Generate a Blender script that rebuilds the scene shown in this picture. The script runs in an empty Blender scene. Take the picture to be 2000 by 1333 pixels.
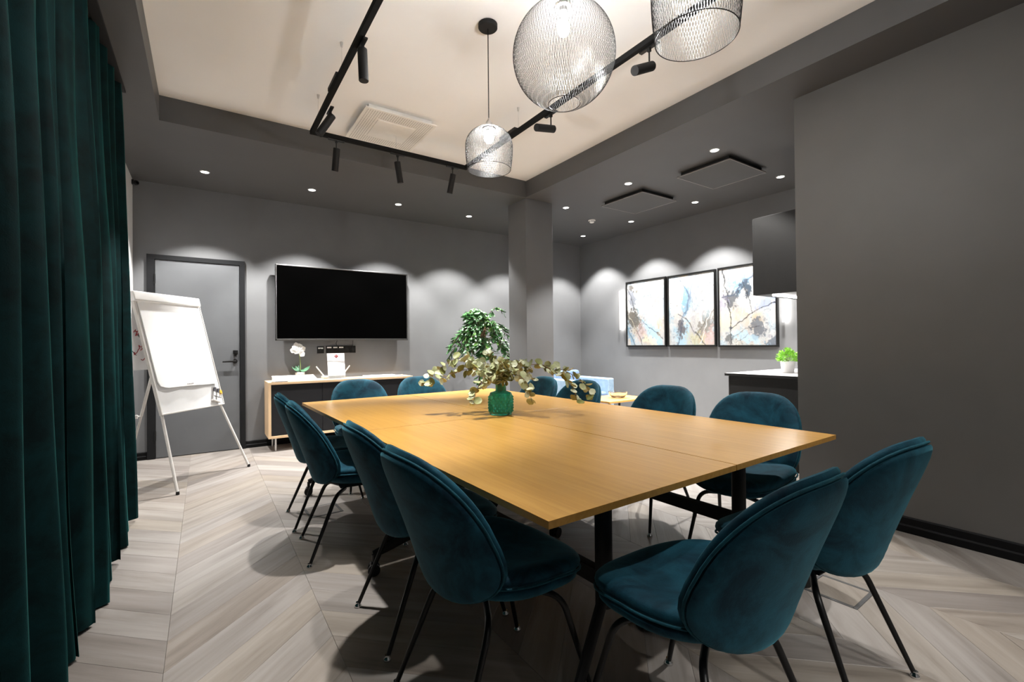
import bpy, bmesh, math, random
import numpy as np
from mathutils import Vector, Matrix
PI = math.pi
R = math.radians
random.seed(7)
scene = bpy.context.scene
COL = scene.collection

# ------------------------------------------------------------------ camera, world, exposure
def setup_camera():
    yaw, pitch, roll = R(33.92), R(.428), R(-.569)
    fw = Vector((math.sin(yaw)*math.cos(pitch), math.cos(yaw)*math.cos(pitch), math.sin(pitch)))
    rt0 = Vector((math.cos(yaw), -math.sin(yaw), 0)); up0 = rt0.cross(fw)
    rt = rt0*math.cos(roll)+up0*math.sin(roll); up = up0*math.cos(roll)-rt0*math.sin(roll)
    m = Matrix((rt, up, -fw)).transposed().to_4x4()
    m.translation = (0, 0, 1.2)
    cd = bpy.data.cameras.new('camera'); cd.sensor_width = 36; cd.lens = 893/2000*36
    cd.clip_start = .05
    co = bpy.data.objects.new('camera', cd); COL.objects.link(co); co.matrix_world = m
    scene.camera = co
setup_camera()
w = bpy.data.worlds.new('world'); scene.world = w; w.use_nodes = True
w.node_tree.nodes['Background'].inputs[0].default_value = (.6, .65, .7, 1)
w.node_tree.nodes['Background'].inputs[1].default_value = .02
scene.view_settings.view_transform = 'Standard'
scene.view_settings.look = 'None'
scene.view_settings.gamma = 1
scene.view_settings.use_curve_mapping = False
scene.view_settings.exposure = 1.0
scene.cycles.use_denoising = True
scene.cycles.max_bounces = 10
scene.cycles.diffuse_bounces = 6
scene.cycles.sample_clamp_indirect = 6

E_DOWN = 215.0      # each recessed downlight
E_BULB = 330.0     # emission of each pendant bulb's glass
E_HEAD = 150.0      # each track spotlight
COOL = (1.0, .975, .945)
WARM = (1.0, .86, .68)

def spot(loc, direction, energy, size, blend, color=COOL, radius=.03):
    l = bpy.data.lights.new('spot_light', 'SPOT'); l.energy = energy; l.spot_size = R(size); l.spot_blend = blend
    l.color = color; l.shadow_soft_size = radius
    o = bpy.data.objects.new('spot_light', l); COL.objects.link(o); o.location = loc
    o.rotation_euler = Vector(direction).to_track_quat('-Z', 'Y').to_euler()
    return o
def point(loc, energy, color=WARM, radius=.03):
    l = bpy.data.lights.new('bulb_light', 'POINT'); l.energy = energy; l.color = color; l.shadow_soft_size = radius
    o = bpy.data.objects.new('bulb_light', l); COL.objects.link(o); o.location = loc
    return o
# the big light of the room is its lamps; they are placed with their lamps further down

# ------------------------------------------------------------------ materials
MATS = {}
def nodes(name):
    m = bpy.data.materials.new(name); m.use_nodes = True
    nt = m.node_tree; b = nt.nodes['Principled BSDF']; MATS[name] = m
    return m, nt, b
def N(nt, typ, **kw):
    n = nt.nodes.new(typ)
    for k, v in kw.items(): setattr(n, k, v)
    return n
def ramp(nt, stops):
    r = N(nt, 'ShaderNodeValToRGB'); e = r.color_ramp.elements
    while len(e) < len(stops): e.new(.5)
    for i, (p, c) in enumerate(stops):
        e[i].position = p; e[i].color = (*c, 1)
    return r
def basic(name, col, rough=.5, metal=0, noise=0, nscale=20, bump=0, bscale=200, spec=.5, coat=0):
    m, nt, b = nodes(name)
    b.inputs['Base Color'].default_value = (*col, 1); b.inputs['Roughness'].default_value = rough
    b.inputs['Metallic'].default_value = metal; b.inputs['Specular IOR Level'].default_value = spec
    if coat: b.inputs['Coat Weight'].default_value = coat
    tc = None
    if noise or bump: tc = N(nt, 'ShaderNodeTexCoord')
    if noise:
        t = N(nt, 'ShaderNodeTexNoise'); t.inputs['Scale'].default_value = nscale; t.inputs['Detail'].default_value = 5
        nt.links.new(tc.outputs['Object'], t.inputs['Vector'])
        lo = tuple(c*(1-noise) for c in col); hi = tuple(min(1, c*(1+noise)) for c in col)
        r = ramp(nt, [(.3, lo), (.7, hi)]); nt.links.new(t.outputs['Fac'], r.inputs['Fac'])
        nt.links.new(r.outputs['Color'], b.inputs['Base Color'])
    if bump:
        t = N(nt, 'ShaderNodeTexNoise'); t.inputs['Scale'].default_value = bscale; t.inputs['Detail'].default_value = 3
        nt.links.new(tc.outputs['Object'], t.inputs['Vector'])
        bp = N(nt, 'ShaderNodeBump'); bp.inputs['Strength'].default_value = bump; bp.inputs['Distance'].default_value = .003
        nt.links.new(t.outputs['Fac'], bp.inputs['Height']); nt.links.new(bp.outputs['Normal'], b.inputs['Normal'])
    return m
def emit(name, col, strength):
    m, nt, b = nodes(name)
    b.inputs['Base Color'].default_value = (0, 0, 0, 1)
    b.inputs['Emission Color'].default_value = (*col, 1); b.inputs['Emission Strength'].default_value = strength
    return m
def velvet(name, dark, light, sheen, sheen_w=.7, scale=7):
    m, nt, b = nodes(name)
    tc = N(nt, 'ShaderNodeTexCoord'); oi = N(nt, 'ShaderNodeObjectInfo')
    add = N(nt, 'ShaderNodeVectorMath', operation='ADD')
    mul = N(nt, 'ShaderNodeMath', operation='MULTIPLY'); mul.inputs[1].default_value = 37
    nt.links.new(oi.outputs['Random'], mul.inputs[0])
    nt.links.new(tc.outputs['Object'], add.inputs[0]); nt.links.new(mul.outputs[0], add.inputs[1])
    t = N(nt, 'ShaderNodeTexNoise'); t.inputs['Scale'].default_value = scale; t.inputs['Detail'].default_value = 6
    t.inputs['Roughness'].default_value = .65; t.inputs['Distortion'].default_value = .6
    nt.links.new(add.outputs[0], t.inputs['Vector'])
    r = ramp(nt, [(.36, dark), (.62, light)]); nt.links.new(t.outputs['Fac'], r.inputs['Fac'])
    nt.links.new(r.outputs['Color'], b.inputs['Base Color'])
    b.inputs['Roughness'].default_value = .75; b.inputs['Specular IOR Level'].default_value = .15
    b.inputs['Sheen Weight'].default_value = sheen_w; b.inputs['Sheen Roughness'].default_value = .38
    b.inputs['Sheen Tint'].default_value = (*sheen, 1)
    t2 = N(nt, 'ShaderNodeTexNoise'); t2.inputs['Scale'].default_value = 260; t2.inputs['Detail'].default_value = 2
    nt.links.new(tc.outputs['Object'], t2.inputs['Vector'])
    bp = N(nt, 'ShaderNodeBump'); bp.inputs['Strength'].default_value = .25; bp.inputs['Distance'].default_value = .002
    nt.links.new(t2.outputs['Fac'], bp.inputs['Height']); nt.links.new(bp.outputs['Normal'], b.inputs['Normal'])
    return m
def wood(name, stops, axis='Y', rough=.4, scale=(40, 2.2, 40), rnd=0, var=None, bump=.05, coat=0, rot=0, nscale=1.0):
    m, nt, b = nodes(name)
    tc = N(nt, 'ShaderNodeTexCoord'); mp = N(nt, 'ShaderNodeMapping')
    src = tc.outputs['Object']
    oi = N(nt, 'ShaderNodeObjectInfo')
    if rnd:
        add = N(nt, 'ShaderNodeVectorMath', operation='ADD'); mul = N(nt, 'ShaderNodeMath', operation='MULTIPLY')
        mul.inputs[1].default_value = rnd; nt.links.new(oi.outputs['Random'], mul.inputs[0])
        nt.links.new(src, add.inputs[0]); nt.links.new(mul.outputs[0], add.inputs[1]); src = add.outputs[0]
    pre = N(nt, 'ShaderNodeMapping'); pre.inputs['Rotation'].default_value = (0, 0, rot)
    nt.links.new(src, pre.inputs['Vector'])
    mp.inputs['Scale'].default_value = scale if axis == 'Y' else (scale[1], scale[0], scale[2])
    if axis == 'Z': mp.inputs['Scale'].default_value = (scale[0], scale[2], scale[1])
    nt.links.new(pre.outputs['Vector'], mp.inputs['Vector'])
    t = N(nt, 'ShaderNodeTexNoise'); t.inputs['Scale'].default_value = nscale; t.inputs['Detail'].default_value = 8
    t.inputs['Roughness'].default_value = .62; t.inputs['Distortion'].default_value = .5
    nt.links.new(mp.outputs['Vector'], t.inputs['Vector'])
    r = ramp(nt, stops); nt.links.new(t.outputs['Fac'], r.inputs['Fac'])
    out = r.outputs['Color']
    if var:
        hs = ramp(nt, var); nt.links.new(oi.outputs['Random'], hs.inputs['Fac'])
        mx = N(nt, 'ShaderNodeMix', data_type='RGBA', blend_type='MULTIPLY'); mx.inputs[0].default_value = 1
        nt.links.new(out, mx.inputs[6]); nt.links.new(hs.outputs['Color'], mx.inputs[7]); out = mx.outputs[2]
    nt.links.new(out, b.inputs['Base Color'])
    b.inputs['Roughness'].default_value = rough
    if coat: b.inputs['Coat Weight'].default_value = coat; b.inputs['Coat Roughness'].default_value = .2
    if bump:
        bp = N(nt, 'ShaderNodeBump'); bp.inputs['Strength'].default_value = bump; bp.inputs['Distance'].default_value = .002
        nt.links.new(t.outputs['Fac'], bp.inputs['Height']); nt.links.new(bp.outputs['Normal'], b.inputs['Normal'])
    return m

M_WALL = basic('wall_paint', (.135, .138, .142), .6, noise=.05, nscale=3, bump=.15, bscale=350)
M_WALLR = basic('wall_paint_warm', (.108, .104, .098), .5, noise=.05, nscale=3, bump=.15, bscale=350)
M_SOFF = basic('soffit_paint', (.082, .082, .083), .5, noise=.04, nscale=3)
M_PALE = basic('pale_paint', (.6, .6, .6), .6, noise=.03)
M_WHITE = basic('white_ceiling_paint', (.86, .855, .845), .7, noise=.015, nscale=2)
M_BASE = basic('black_gloss_trim', (.006, .006, .0065), .5, noise=.1, spec=.12)
M_DOOR = basic('door_grey', (.105, .110, .116), .42, noise=.06, nscale=4)
M_FRAME = basic('door_frame_dark', (.009, .0095, .0105), .45, noise=.1, spec=.2)
M_BLACK = basic('black_metal', (.007, .007, .007), .35, noise=.15, nscale=30, spec=.3)
M_BLACKM = basic('black_matte', (.011, .0105, .0105), .6, noise=.1, nscale=40, spec=.25)
M_RAIL = basic('rail_matte_black', (.010, .010, .010), .8, noise=.1, nscale=40, spec=.08)
M_CHROME = basic('chrome', (.75, .75, .75), .12, metal=1, noise=.03)
M_STEEL = basic('brushed_steel', (.62, .61, .6), .3, metal=1, noise=.08, nscale=60)
M_DSTEEL = basic('dark_steel', (.22, .22, .22), .3, metal=1, noise=.08, nscale=60)
M_SILVER = basic('silver_paint', (.62, .6, .57), .4, noise=.05)
M_SCREEN = basic('screen_glass', (.0008, .0008, .0008), .5, spec=0, noise=.01)
M_TEAL = velvet('teal_velvet', (.0016, .016, .029), (.0074, .060, .092), (.14, .50, .62), .33)
M_PIPE = velvet('teal_piping', (.003, .030, .045), (.007, .06, .085), (.12, .45, .55), .35, 20)
M_CURT = velvet('green_velvet', (.0004, .0075, .0085), (.0014, .024, .026), (.08, .46, .44), .75, 6)
M_BLUEF = velvet('pale_blue_fabric', (.20, .29, .39), (.27, .37, .47), (.8, .9, 1), .3, 12)
M_BLUEB = velvet('mid_blue_fabric', (.10, .155, .26), (.17, .24, .36), (.7, .8, 1), .3, 25)
M_OAK = wood('table_oak', [(.25, (.36, .185, .036)), (.5, (.44, .237, .052)), (.75, (.51, .29, .075))], 'Y', .30, (45, 1.6, 30), bump=.03, rnd=9)
M_OAKE = wood('table_edge', [(.3, (.36, .20, .06)), (.7, (.46, .27, .09))], 'X', .45, (60, 2, 60), bump=.02)
M_ASH = wood('pale_ash', [(.25, (.55, .36, .2)), (.5, (.68, .48, .29)), (.8, (.78, .58, .37))], 'X', .45, (40, 1.5, 40), bump=.02)
M_ASHV = wood('pale_ash_upright', [(.25, (.55, .36, .2)), (.5, (.68, .48, .29)), (.8, (.78, .58, .37))], 'Z', .45, (40, 1.5, 40), bump=.02)
M_LOW = wood('low_table_wood', [(.25, (.5, .25, .06)), (.7, (.65, .36, .11))], 'X', .35, (40, 2, 40), bump=.02)
PL_STOPS = [(.2, (.128, .109, .096)), (.42, (.222, .201, .182)), (.6, (.276, .255, .236)), (.85, (.335, .315, .295))]
PL_VAR = [(0, (.76, .73, .72)), (.2, (.92, .91, .91)), (.5, (1.0, .99, .98)), (.74, (1.0, .955, .88)), (.90, (.86, .81, .76)), (1, (1.03, 1.02, 1.01))]
ANG = math.atan(.95)
M_PLANKA = wood('plank_rising', PL_STOPS, 'X', .42, (15, 1.3, 15), 41, PL_VAR, .06, rot=-ANG)
M_PLANKB = wood('plank_falling', PL_STOPS, 'X', .42, (15, 1.3, 15), 41, PL_VAR, .06, rot=ANG)
M_SUB = basic('floor_joint', (.24, .22, .20), .8, noise=.2)
M_PAPER = basic('white_paper', (.86, .86, .85), .7, noise=.02)
M_PAD = basic('pad_paper', (.88, .88, .88), .6, noise=.015)
M_BOARD = basic('white_board', (.74, .74, .74), .25, noise=.02)
M_GREYT = basic('grey_print', (.35, .33, .32), .7, noise=.05)
M_DGREY = basic('dark_grey_rim', (.07, .07, .07), .5, noise=.1)
M_RED = basic('red_print', (.42, .035, .04), .6, noise=.08)
M_INK = basic('dark_ink', (.04, .04, .05), .6, noise=.05)
M_YELL = basic('yellow_plastic', (.75, .42, .04), .4, noise=.05)
M_PLWHITE = basic('white_plastic', (.8, .8, .79), .35, noise=.02)
M_CERAM = basic('white_ceramic', (.72, .71, .70), .35, noise=.03)
M_STONE = basic('worktop_stone', (.48, .46, .46), .3, noise=.1, nscale=30)
M_CAB = basic('cabinet_black', (.010, .0098, .0095), .38, noise=.08, spec=.35)
M_SBDOOR = basic('sideboard_door', (.014, .014, .0155), .5, noise=.06, spec=.2)
M_PANEL = basic('speckled_panel', (.085, .088, .092), .8, noise=.5, nscale=260)
M_PANELE = basic('panel_edge', (.006, .006, .006), .5, noise=.1)
M_VENTW = basic('vent_white', (.80, .78, .74), .5, noise=.02)
M_HOLES = basic('vent_holes', (.30, .28, .25), .8, noise=.1)
M_WIRE = basic('grey_wire', (.035, .035, .035), .4, noise=.05)
M_LAMPW = basic('white_lamp_wire', (.5, .5, .49), .35, noise=.05)
M_LEAF = basic('ficus_leaf', (.035, .125, .03), .35, noise=.45, nscale=6)
M_LEAF2 = basic('ficus_leaf_light', (.11, .26, .05), .35, noise=.3, nscale=6)
M_EUC = basic('eucalyptus_leaf', (.36, .385, .20), .5, noise=.25, nscale=12)
M_EUC2 = basic('eucalyptus_leaf_pale', (.54, .57, .39), .5, noise=.15, nscale=12)
M_EUC3 = basic('eucalyptus_leaf_olive', (.20, .215, .06), .5, noise=.25, nscale=12)
M_STEM = basic('brown_stem', (.16, .10, .05), .7, noise=.3, nscale=30)
M_GSTEM = basic('green_stem', (.22, .28, .08), .6, noise=.2, nscale=30)
M_ORCH = basic('orchid_petal', (.86, .85, .82), .5, noise=.03)
M_OLEAF = basic('orchid_leaf', (.10, .22, .13), .3, noise=.3, nscale=15)
M_GRASS = basic('bright_green_leaf', (.25, .55, .05), .5, noise=.35, nscale=40)
M_SOIL = basic('potting_soil', (.03, .02, .015), .9, noise=.4, nscale=60)
M_BULB = emit('bulb_glow', (1, .99, .975), E_BULB)
M_DOWN = emit('downlight_lens', (1, .97, .93), 12)
M_LED = emit('led_strip', (1, .97, .92), 46)
M_LEDW = emit('wall_led', (1, .96, .90), 34)
def glass(name, col, rough=.05, ior=1.45):
    m, nt, b = nodes(name)
    b.inputs['Base Color'].default_value = (*col, 1); b.inputs['Roughness'].default_value = rough
    b.inputs['Transmission Weight'].default_value = 1; b.inputs['IOR'].default_value = ior
    t = N(nt, 'ShaderNodeTexNoise'); t.inputs['Scale'].default_value = 8
    r = ramp(nt, [(.3, tuple(c*.92 for c in col)), (.7, col)])
    nt.links.new(t.outputs['Fac'], r.inputs['Fac']); nt.links.new(r.outputs['Color'], b.inputs['Base Color'])
    return m
M_VASE = glass('emerald_glass', (.06, .66, .48), .05)
M_VASE.node_tree.nodes['Principled BSDF'].inputs['Transmission Weight'].default_value = .8
M_CLEAR = glass('clear_glass', (.95, .95, .93), .02)
def vcol_mat(name):
    m, nt, b = nodes(name)
    a = N(nt, 'ShaderNodeVertexColor'); a.layer_name = 'Col'
    nt.links.new(a.outputs['Color'], b.inputs['Base Color']); b.inputs['Roughness'].default_value = .55
    return m
M_ART = vcol_mat('painted_canvas')

# ------------------------------------------------------------------ mesh helpers
def finish(bm, smooth=35):
    me = bpy.data.meshes.new('mesh')
    bmesh.ops.recalc_face_normals(bm, faces=bm.faces[:])
    bm.to_mesh(me); bm.free()
    if smooth:
        me.polygons.foreach_set('use_smooth', [True]*len(me.polygons))
        me.set_sharp_from_angle(angle=R(smooth))
    return me
def B(): return bmesh.new()
def obj(name, bm, mat, parent=None, loc=(0, 0, 0), rot=(0, 0, 0), smooth=35):
    me = bm if isinstance(bm, bpy.types.Mesh) else finish(bm, smooth)
    me.name = name
    if mat is not None and not me.materials:
        for m in (mat if isinstance(mat, (list, tuple)) else [mat]): me.materials.append(m)
    o = bpy.data.objects.new(name, me); COL.objects.link(o)
    o.location = loc; o.rotation_euler = rot
    if smooth == 35 and len(me.polygons) > 6:
        wn = o.modifiers.new('weighted_normal', 'WEIGHTED_NORMAL'); wn.keep_sharp = True
    if parent is not None: o.parent = parent
    return o
def thing(name, label, cat, loc=(0, 0, 0), rotz=0, group=None):
    o = bpy.data.objects.new(name, None); COL.objects.link(o); o.empty_display_size = .1
    o.location = loc; o.rotation_euler = (0, 0, rotz); o['label'] = label; o['category'] = cat
    if group: o['group'] = group
    return o
def tag(o, label, cat, group=None):
    o['label'] = label; o['category'] = cat
    if group: o['group'] = group
    return o
def struct(name, bm, mat, parent=None, **kw):
    o = obj(name, bm, mat, parent, **kw)
    if parent is None: o['kind'] = 'structure'
    return o
def struct_empty(name):
    o = bpy.data.objects.new(name, None); COL.objects.link(o); o['kind'] = 'structure'; return o
def copy_tree(o, parent=None):
    c = o.copy(); COL.objects.link(c)
    if parent is not None: c.parent = parent
    for ch in list(o.children): copy_tree(ch, c)
    return c
def box(bm, lo, hi, bev=0, seg=2, rot=None, pivot=None):
    lo = Vector(lo); hi = Vector(hi); c = (lo+hi)/2; s = hi-lo
    m = Matrix.Translation(c) @ Matrix.Diagonal((*s, 1))
    if rot is not None:
        p = Vector(pivot) if pivot is not None else c
        m = Matrix.Translation(p) @ rot.to_4x4() @ Matrix.Translation(-p) @ m
    v = bmesh.ops.create_cube(bm, size=1, matrix=m)['verts']
    if bev:
        e = list({e for x in v for e in x.link_edges})
        bmesh.ops.bevel(bm, geom=e, offset=bev, segments=seg, affect='EDGES', profile=.5)
    return bm
def quad(bm, pts):
    return bm.faces.new([bm.verts.new(p) for p in pts])
def frames(path):
    path = [Vector(p) for p in path]; T = []
    for i in range(len(path)):
        a = path[max(0, i-1)]; b = path[min(len(path)-1, i+1)]; T.append((b-a).normalized())
    up = Vector((0, 0, 1)) if abs(T[0].z) < .9 else Vector((1, 0, 0))
    n = (up - T[0]*up.dot(T[0])).normalized(); out = []
    for i, t in enumerate(T):
        n = (n - t*n.dot(t))
        n = n.normalized() if n.length > 1e-6 else t.orthogonal().normalized()
        out.append((path[i], t, n, t.cross(n)))
    return out
def tube(bm, path, r, n=8, caps=True, closed=False, sx=1, sy=1):
    rs = r if isinstance(r, (list, tuple)) else [r]*len(path); rings = []
    for (p, t, a, b), rr in zip(frames(path), rs):
        rings.append([bm.verts.new(p + a*(rr*sx*math.cos(2*PI*k/n)) + b*(rr*sy*math.sin(2*PI*k/n))) for k in range(n)])
    m = len(rings)
    for i in range(m if closed else m-1):
        A = rings[i]; Bq = rings[(i+1) % m]
        for k in range(n): bm.faces.new((A[k], A[(k+1) % n], Bq[(k+1) % n], Bq[k]))
    if caps and not closed:
        bm.faces.new(rings[0][::-1]); bm.faces.new(rings[-1])
    return bm
def cyl(bm, a, b, r, n=16, r2=None): return tube(bm, [a, b], [r, r if r2 is None else r2], n)
def lathe(bm, prof, n=24, center=(0, 0, 0), cap0=True, cap1=True):
    c = Vector(center); rings = []
    for r, z in prof:
        rings.append([bm.verts.new(c+Vector((r*math.cos(2*PI*k/n), r*math.sin(2*PI*k/n), z))) for k in range(n)])
    for i in range(len(rings)-1):
        for k in range(n): bm.faces.new((rings[i][k], rings[i][(k+1) % n], rings[i+1][(k+1) % n], rings[i+1][k]))
    if cap0: bm.faces.new(rings[0][::-1])
    if cap1: bm.faces.new(rings[-1])
    return bm
def prism(bm, pts, z0, z1):
    a = [bm.verts.new((x, y, z0)) for x, y in pts]; b = [bm.verts.new((x, y, z1)) for x, y in pts]; n = len(pts)
    bm.faces.new(a[::-1]); bm.faces.new(b)
    for i in range(n): bm.faces.new((a[i], a[(i+1) % n], b[(i+1) % n], b[i]))
    return bm
def arc(p0, p1, p2, n=6):
    p0, p1, p2 = Vector(p0), Vector(p1), Vector(p2)
    return [p0*(1-t)**2 + p1*2*t*(1-t) + p2*t*t for t in [i/n for i in range(n+1)]]
def spline(pts, n=6):
    P = [Vector(p) for p in pts]; P = [P[0]*2-P[1]] + P + [P[-1]*2-P[-2]]; out = []
    for i in range(1, len(P)-2):
        for k in range(n):
            t = k/n
            out.append(.5*((2*P[i]) + (P[i+1]-P[i-1])*t + (2*P[i-1]-5*P[i]+4*P[i+1]-P[i+2])*t*t + (3*P[i]-P[i-1]-3*P[i+1]+P[i+2])*t**3))
    out.append(P[-2]); return out
def pad(outline, surf, T, off=0, scale=1, nr=9, na=44, p=8):
    """a closed cushion over a curved sheet: outline(a)->(s,t), surf(s,t)->point"""
    bm = B(); e = 1e-3
    def nrm(s, t):
        return (surf(s+e, t)-surf(s-e, t)).cross(surf(s, t+e)-surf(s, t-e)).normalized()
    rr = [math.sin(PI/2*i/nr) for i in range(1, nr+1)]; top = []; bot = []
    c = surf(*[scale*x for x in (0, 0)]); n0 = nrm(0, 0)
    ct = bm.verts.new(c+n0*(off+T/2)); cb = bm.verts.new(c+n0*(off-T/2))
    for i, r in enumerate(rr):
        h = T/2*math.sqrt(max(0, 1-r**p)); a_, b_ = [], []
        for k in range(na):
            s, t = outline(2*PI*k/na); s *= r*scale; t *= r*scale
            q = surf(s, t); n = nrm(s, t)
            v = bm.verts.new(q+n*(off+h)); a_.append(v)
            b_.append(v if i == nr-1 else bm.verts.new(q+n*(off-h)))
        top.append(a_); bot.append(b_)
    for k in range(na):
        k2 = (k+1) % na
        bm.faces.new((ct, top[0][k], top[0][k2])); bm.faces.new((cb, bot[0][k2], bot[0][k]))
        for i in range(nr-1):
            bm.faces.new((top[i][k], top[i+1][k], top[i+1][k2], top[i][k2]))
            if i < nr-2: bm.faces.new((bot[i][k2], bot[i+1][k2], bot[i+1][k], bot[i][k]))
            else: bm.faces.new((bot[i][k2], top[i+1][k2], top[i+1][k], bot[i][k]))
    return bm
def rim(outline, surf, off, scale, r, na=52):
    e = 1e-3; pts = []
    for k in range(na):
        s, t = outline(2*PI*k/na); s *= scale; t *= scale
        n = (surf(s+e, t)-surf(s-e, t)).cross(surf(s, t+e)-surf(s, t-e)).normalized()
        pts.append(surf(s, t)+n*off)
    return tube(B(), pts, r, 6, closed=True)

# ------------------------------------------------------------------ the room
YB, XL, XR, XF, ZC, ZH = 6.28, -.63, 3.64, 5.75, 3.0, 3.2
YN = -2.0
struct('wall_back', box(B(), (XL-.2, YB, 0), (XF+.2, YB+.2, 3.4)), M_WALL)
struct('wall_left', box(B(), (XL-.2, YN, 0), (XL, YB, 3.4)), M_PALE)
struct('wall_front', box(B(), (XL-.2, YN-.2, 0), (XF+.2, YN, 3.4)), M_WALL)
struct('wall_right', box(B(), (XR, YN, 0), (XF+.2, 1.63, ZC)), M_WALLR)
struct('wall_kitchen', box(B(), (4.42, 1.63, 0), (XF, 1.95, ZC)), M_WALL)
struct('wall_far', box(B(), (XF, 1.63, 0), (XF+.2, YB, 3.4)), M_WALL)
struct('wall_pillar', box(B(), (3.28, 4.55, 0), (3.70, 4.94, ZC), .004), M_WALL)

ceil = struct_empty('ceiling')
RX0, RX1, RY1, RY0 = -.29, 3.275, 4.53, -1.2
bm = B(); box(bm, (RX0-.1, RY0-.1, ZH), (RX1+.1, RY1+.1, ZH+.1)); struct('white_recess_panel', bm, M_WHITE, ceil)
bm = B()
o4 = [(XL-.1, YN), (XF+.1, YN), (XF+.1, YB), (XL-.1, YB)]; i4 = [(RX0, RY0), (RX1, RY0), (RX1, RY1), (RX0, RY1)]
vo = [bm.verts.new((x, y, ZC)) for x, y in o4]; vi = [bm.verts.new((x, y, ZC)) for x, y in i4]
vt = [bm.verts.new((x, y, ZH)) for x, y in i4]; vx = [bm.verts.new((x, y, ZH)) for x, y in o4]
for k in range(4):
    k2 = (k+1) % 4
    bm.faces.new((vo[k], vo[k2], vi[k2], vi[k])); bm.faces.new((vi[k], vi[k2], vt[k2], vt[k]))
    bm.faces.new((vt[k], vt[k2], vx[k2], vx[k])); bm.faces.new((vo[k], vo[k2], vx[k2], vx[k]))
struct('dark_soffit', bm, M_SOFF, ceil, smooth=0)

# floor: chevron boards, each a part
floor = struct('floor', box(B(), (XL-.2, YN-.2, -.2), (XF+.2, YB+.2, -.006)), M_SUB)
BW, PITCH, SL = .5660, .2214, .95
def plank_mesh(sign, mat):
    bm = B(); g = .0004
    pts = [(g, g+ (0 if sign > 0 else SL*BW)), (BW-g, g+(SL*BW if sign > 0 else 0)),
           (BW-g, PITCH-g+(SL*BW if sign > 0 else 0)), (g, PITCH-g+(0 if sign > 0 else SL*BW))]
    prism(bm, pts, -.006, 0)
    bmesh.ops.bevel(bm, geom=[e for e in bm.edges if all(v.co.z > -.001 for v in e.verts)], offset=.0008, segments=1, affect='EDGES')
    me = finish(bm, 0); me.materials.append(mat); me.name = 'plank'; return me
PA, PB = plank_mesh(1, M_PLANKA), plank_mesh(-1, M_PLANKB)
X0 = -.131 - BW
rest = []
for bi in range(12):
    x = X0 + bi*BW; sign = -1 if bi % 2 == 0 else 1
    k = -12
    while True:
        y = 2.129 + (k-10)*PITCH; k += 1
        if y > YB: break
        if bi < 8 and -.15 < y < YB-.75+.45 and not (bi > 6 and y > 5.6):
            obj('plank', PA if sign > 0 else PB, None, floor, (x, y, 0))
        else: rest.append((x, y, sign))
for sg, mt in ((1, M_PLANKA), (-1, M_PLANKB)):
    bm = B()
    for x, y, sign in rest:
        if sign != sg: continue
        g = .001; a = SL*BW; l, r_ = (0, a) if sign > 0 else (a, 0)
        x1 = min(x+BW-g, XF+.15)
        if x1 <= x+.02: continue
        f = (x1-x)/(BW); r2 = l+(r_-l)*f
        prism(bm, [(x+g, y+g+l), (x1, y+g+r2), (x1, y+PITCH-g+r2), (x+g, y+PITCH-g+l)], -.006, 0)
    o = obj('outer_planks', bm, mt, floor, smooth=0); o['kind'] = 'stuff'

# baseboards
def base_profile(bm, p0, p1, nrm, h=.085, t=.016):
    p0, p1, nrm = Vector(p0), Vector(p1), Vector(nrm)
    prof = [(0, 0), (t, 0), (t, h*.42), (t*.62, h*.52), (t*.62, h*.92), (t*.25, h), (0, h)]
    A = [bm.verts.new(p0+nrm*d+Vector((0, 0, z))) for d, z in prof]; Bq = [bm.verts.new(p1+nrm*d+Vector((0, 0, z))) for d, z in prof]
    n = len(prof); bm.faces.new(A[::-1]); bm.faces.new(Bq)
    for i in range(n): bm.faces.new((A[i], A[(i+1) % n], Bq[(i+1) % n], Bq[i]))
    return bm
struct('baseboard_right', base_profile(B(), (XR, YN, 0), (XR, 1.63, 0), (-1, 0, 0), .10), M_BASE, smooth=0)
bm = base_profile(B(), (.40, YB, 0), (XF, YB, 0), (0, -1, 0)); base_profile(bm, (XL, YB, 0), (-.515, YB, 0), (0, -1, 0))
struct('baseboard_back', bm, M_BASE, smooth=0)
struct('baseboard_far', base_profile(B(), (XF, 1.95, 0), (XF, YB, 0), (-1, 0, 0)), M_BASE, smooth=0)
struct('baseboard_left', base_profile(B(), (XL, YN, 0), (XL, YB, 0), (1, 0, 0)), M_BASE, smooth=0)

# door
door = struct_empty('door_1'); door.location = (-.05, YB, 0)
bm = B(); box(bm, (-.465, -.03, 0), (-.395, .0, 2.1645)); box(bm, (.395, -.03, 0), (.45, .0, 2.1645)); box(bm, (-.465, -.03, 2.165), (.45, 0, 2.215))
struct('door_frame', bm, M_FRAME, door)
leaf = struct('door_leaf', box(B(), (-.392, -.018, .008), (.392, .0, 2.162), .002), M_DOOR, door)
bm = B(); cyl(bm, (.345, -.018, 1.035), (.345, -.03, 1.035), .026, 20); cyl(bm, (.345, -.03, 1.035), (.345, -.062, 1.035), .010, 12)
tube(bm, [(.355, -.062, 1.035), (.30, -.062, 1.035), (.22, -.060, 1.033)], [.011, .0105, .009], 10, sy=.8)
struct('door_handle', bm, M_BLACK, leaf)
bm = B(); box(bm, (.325, -.045, 1.115), (.375, -.018, 1.165), .006); cyl(bm, (.35, -.045, 1.14), (.35, -.052, 1.14), .012, 12)
box(bm, (.34, -.04, 1.09), (.36, -.018, 1.115), .004)
struct('door_lock', bm, M_BLACK, leaf)
for z in (.25, 1.1, 1.95):
    bm = B(); cyl(bm, (-.396, -.034, z-.05), (-.396, -.034, z+.05), .008, 10); struct('hinge', bm, M_BLACK, door)

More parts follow.
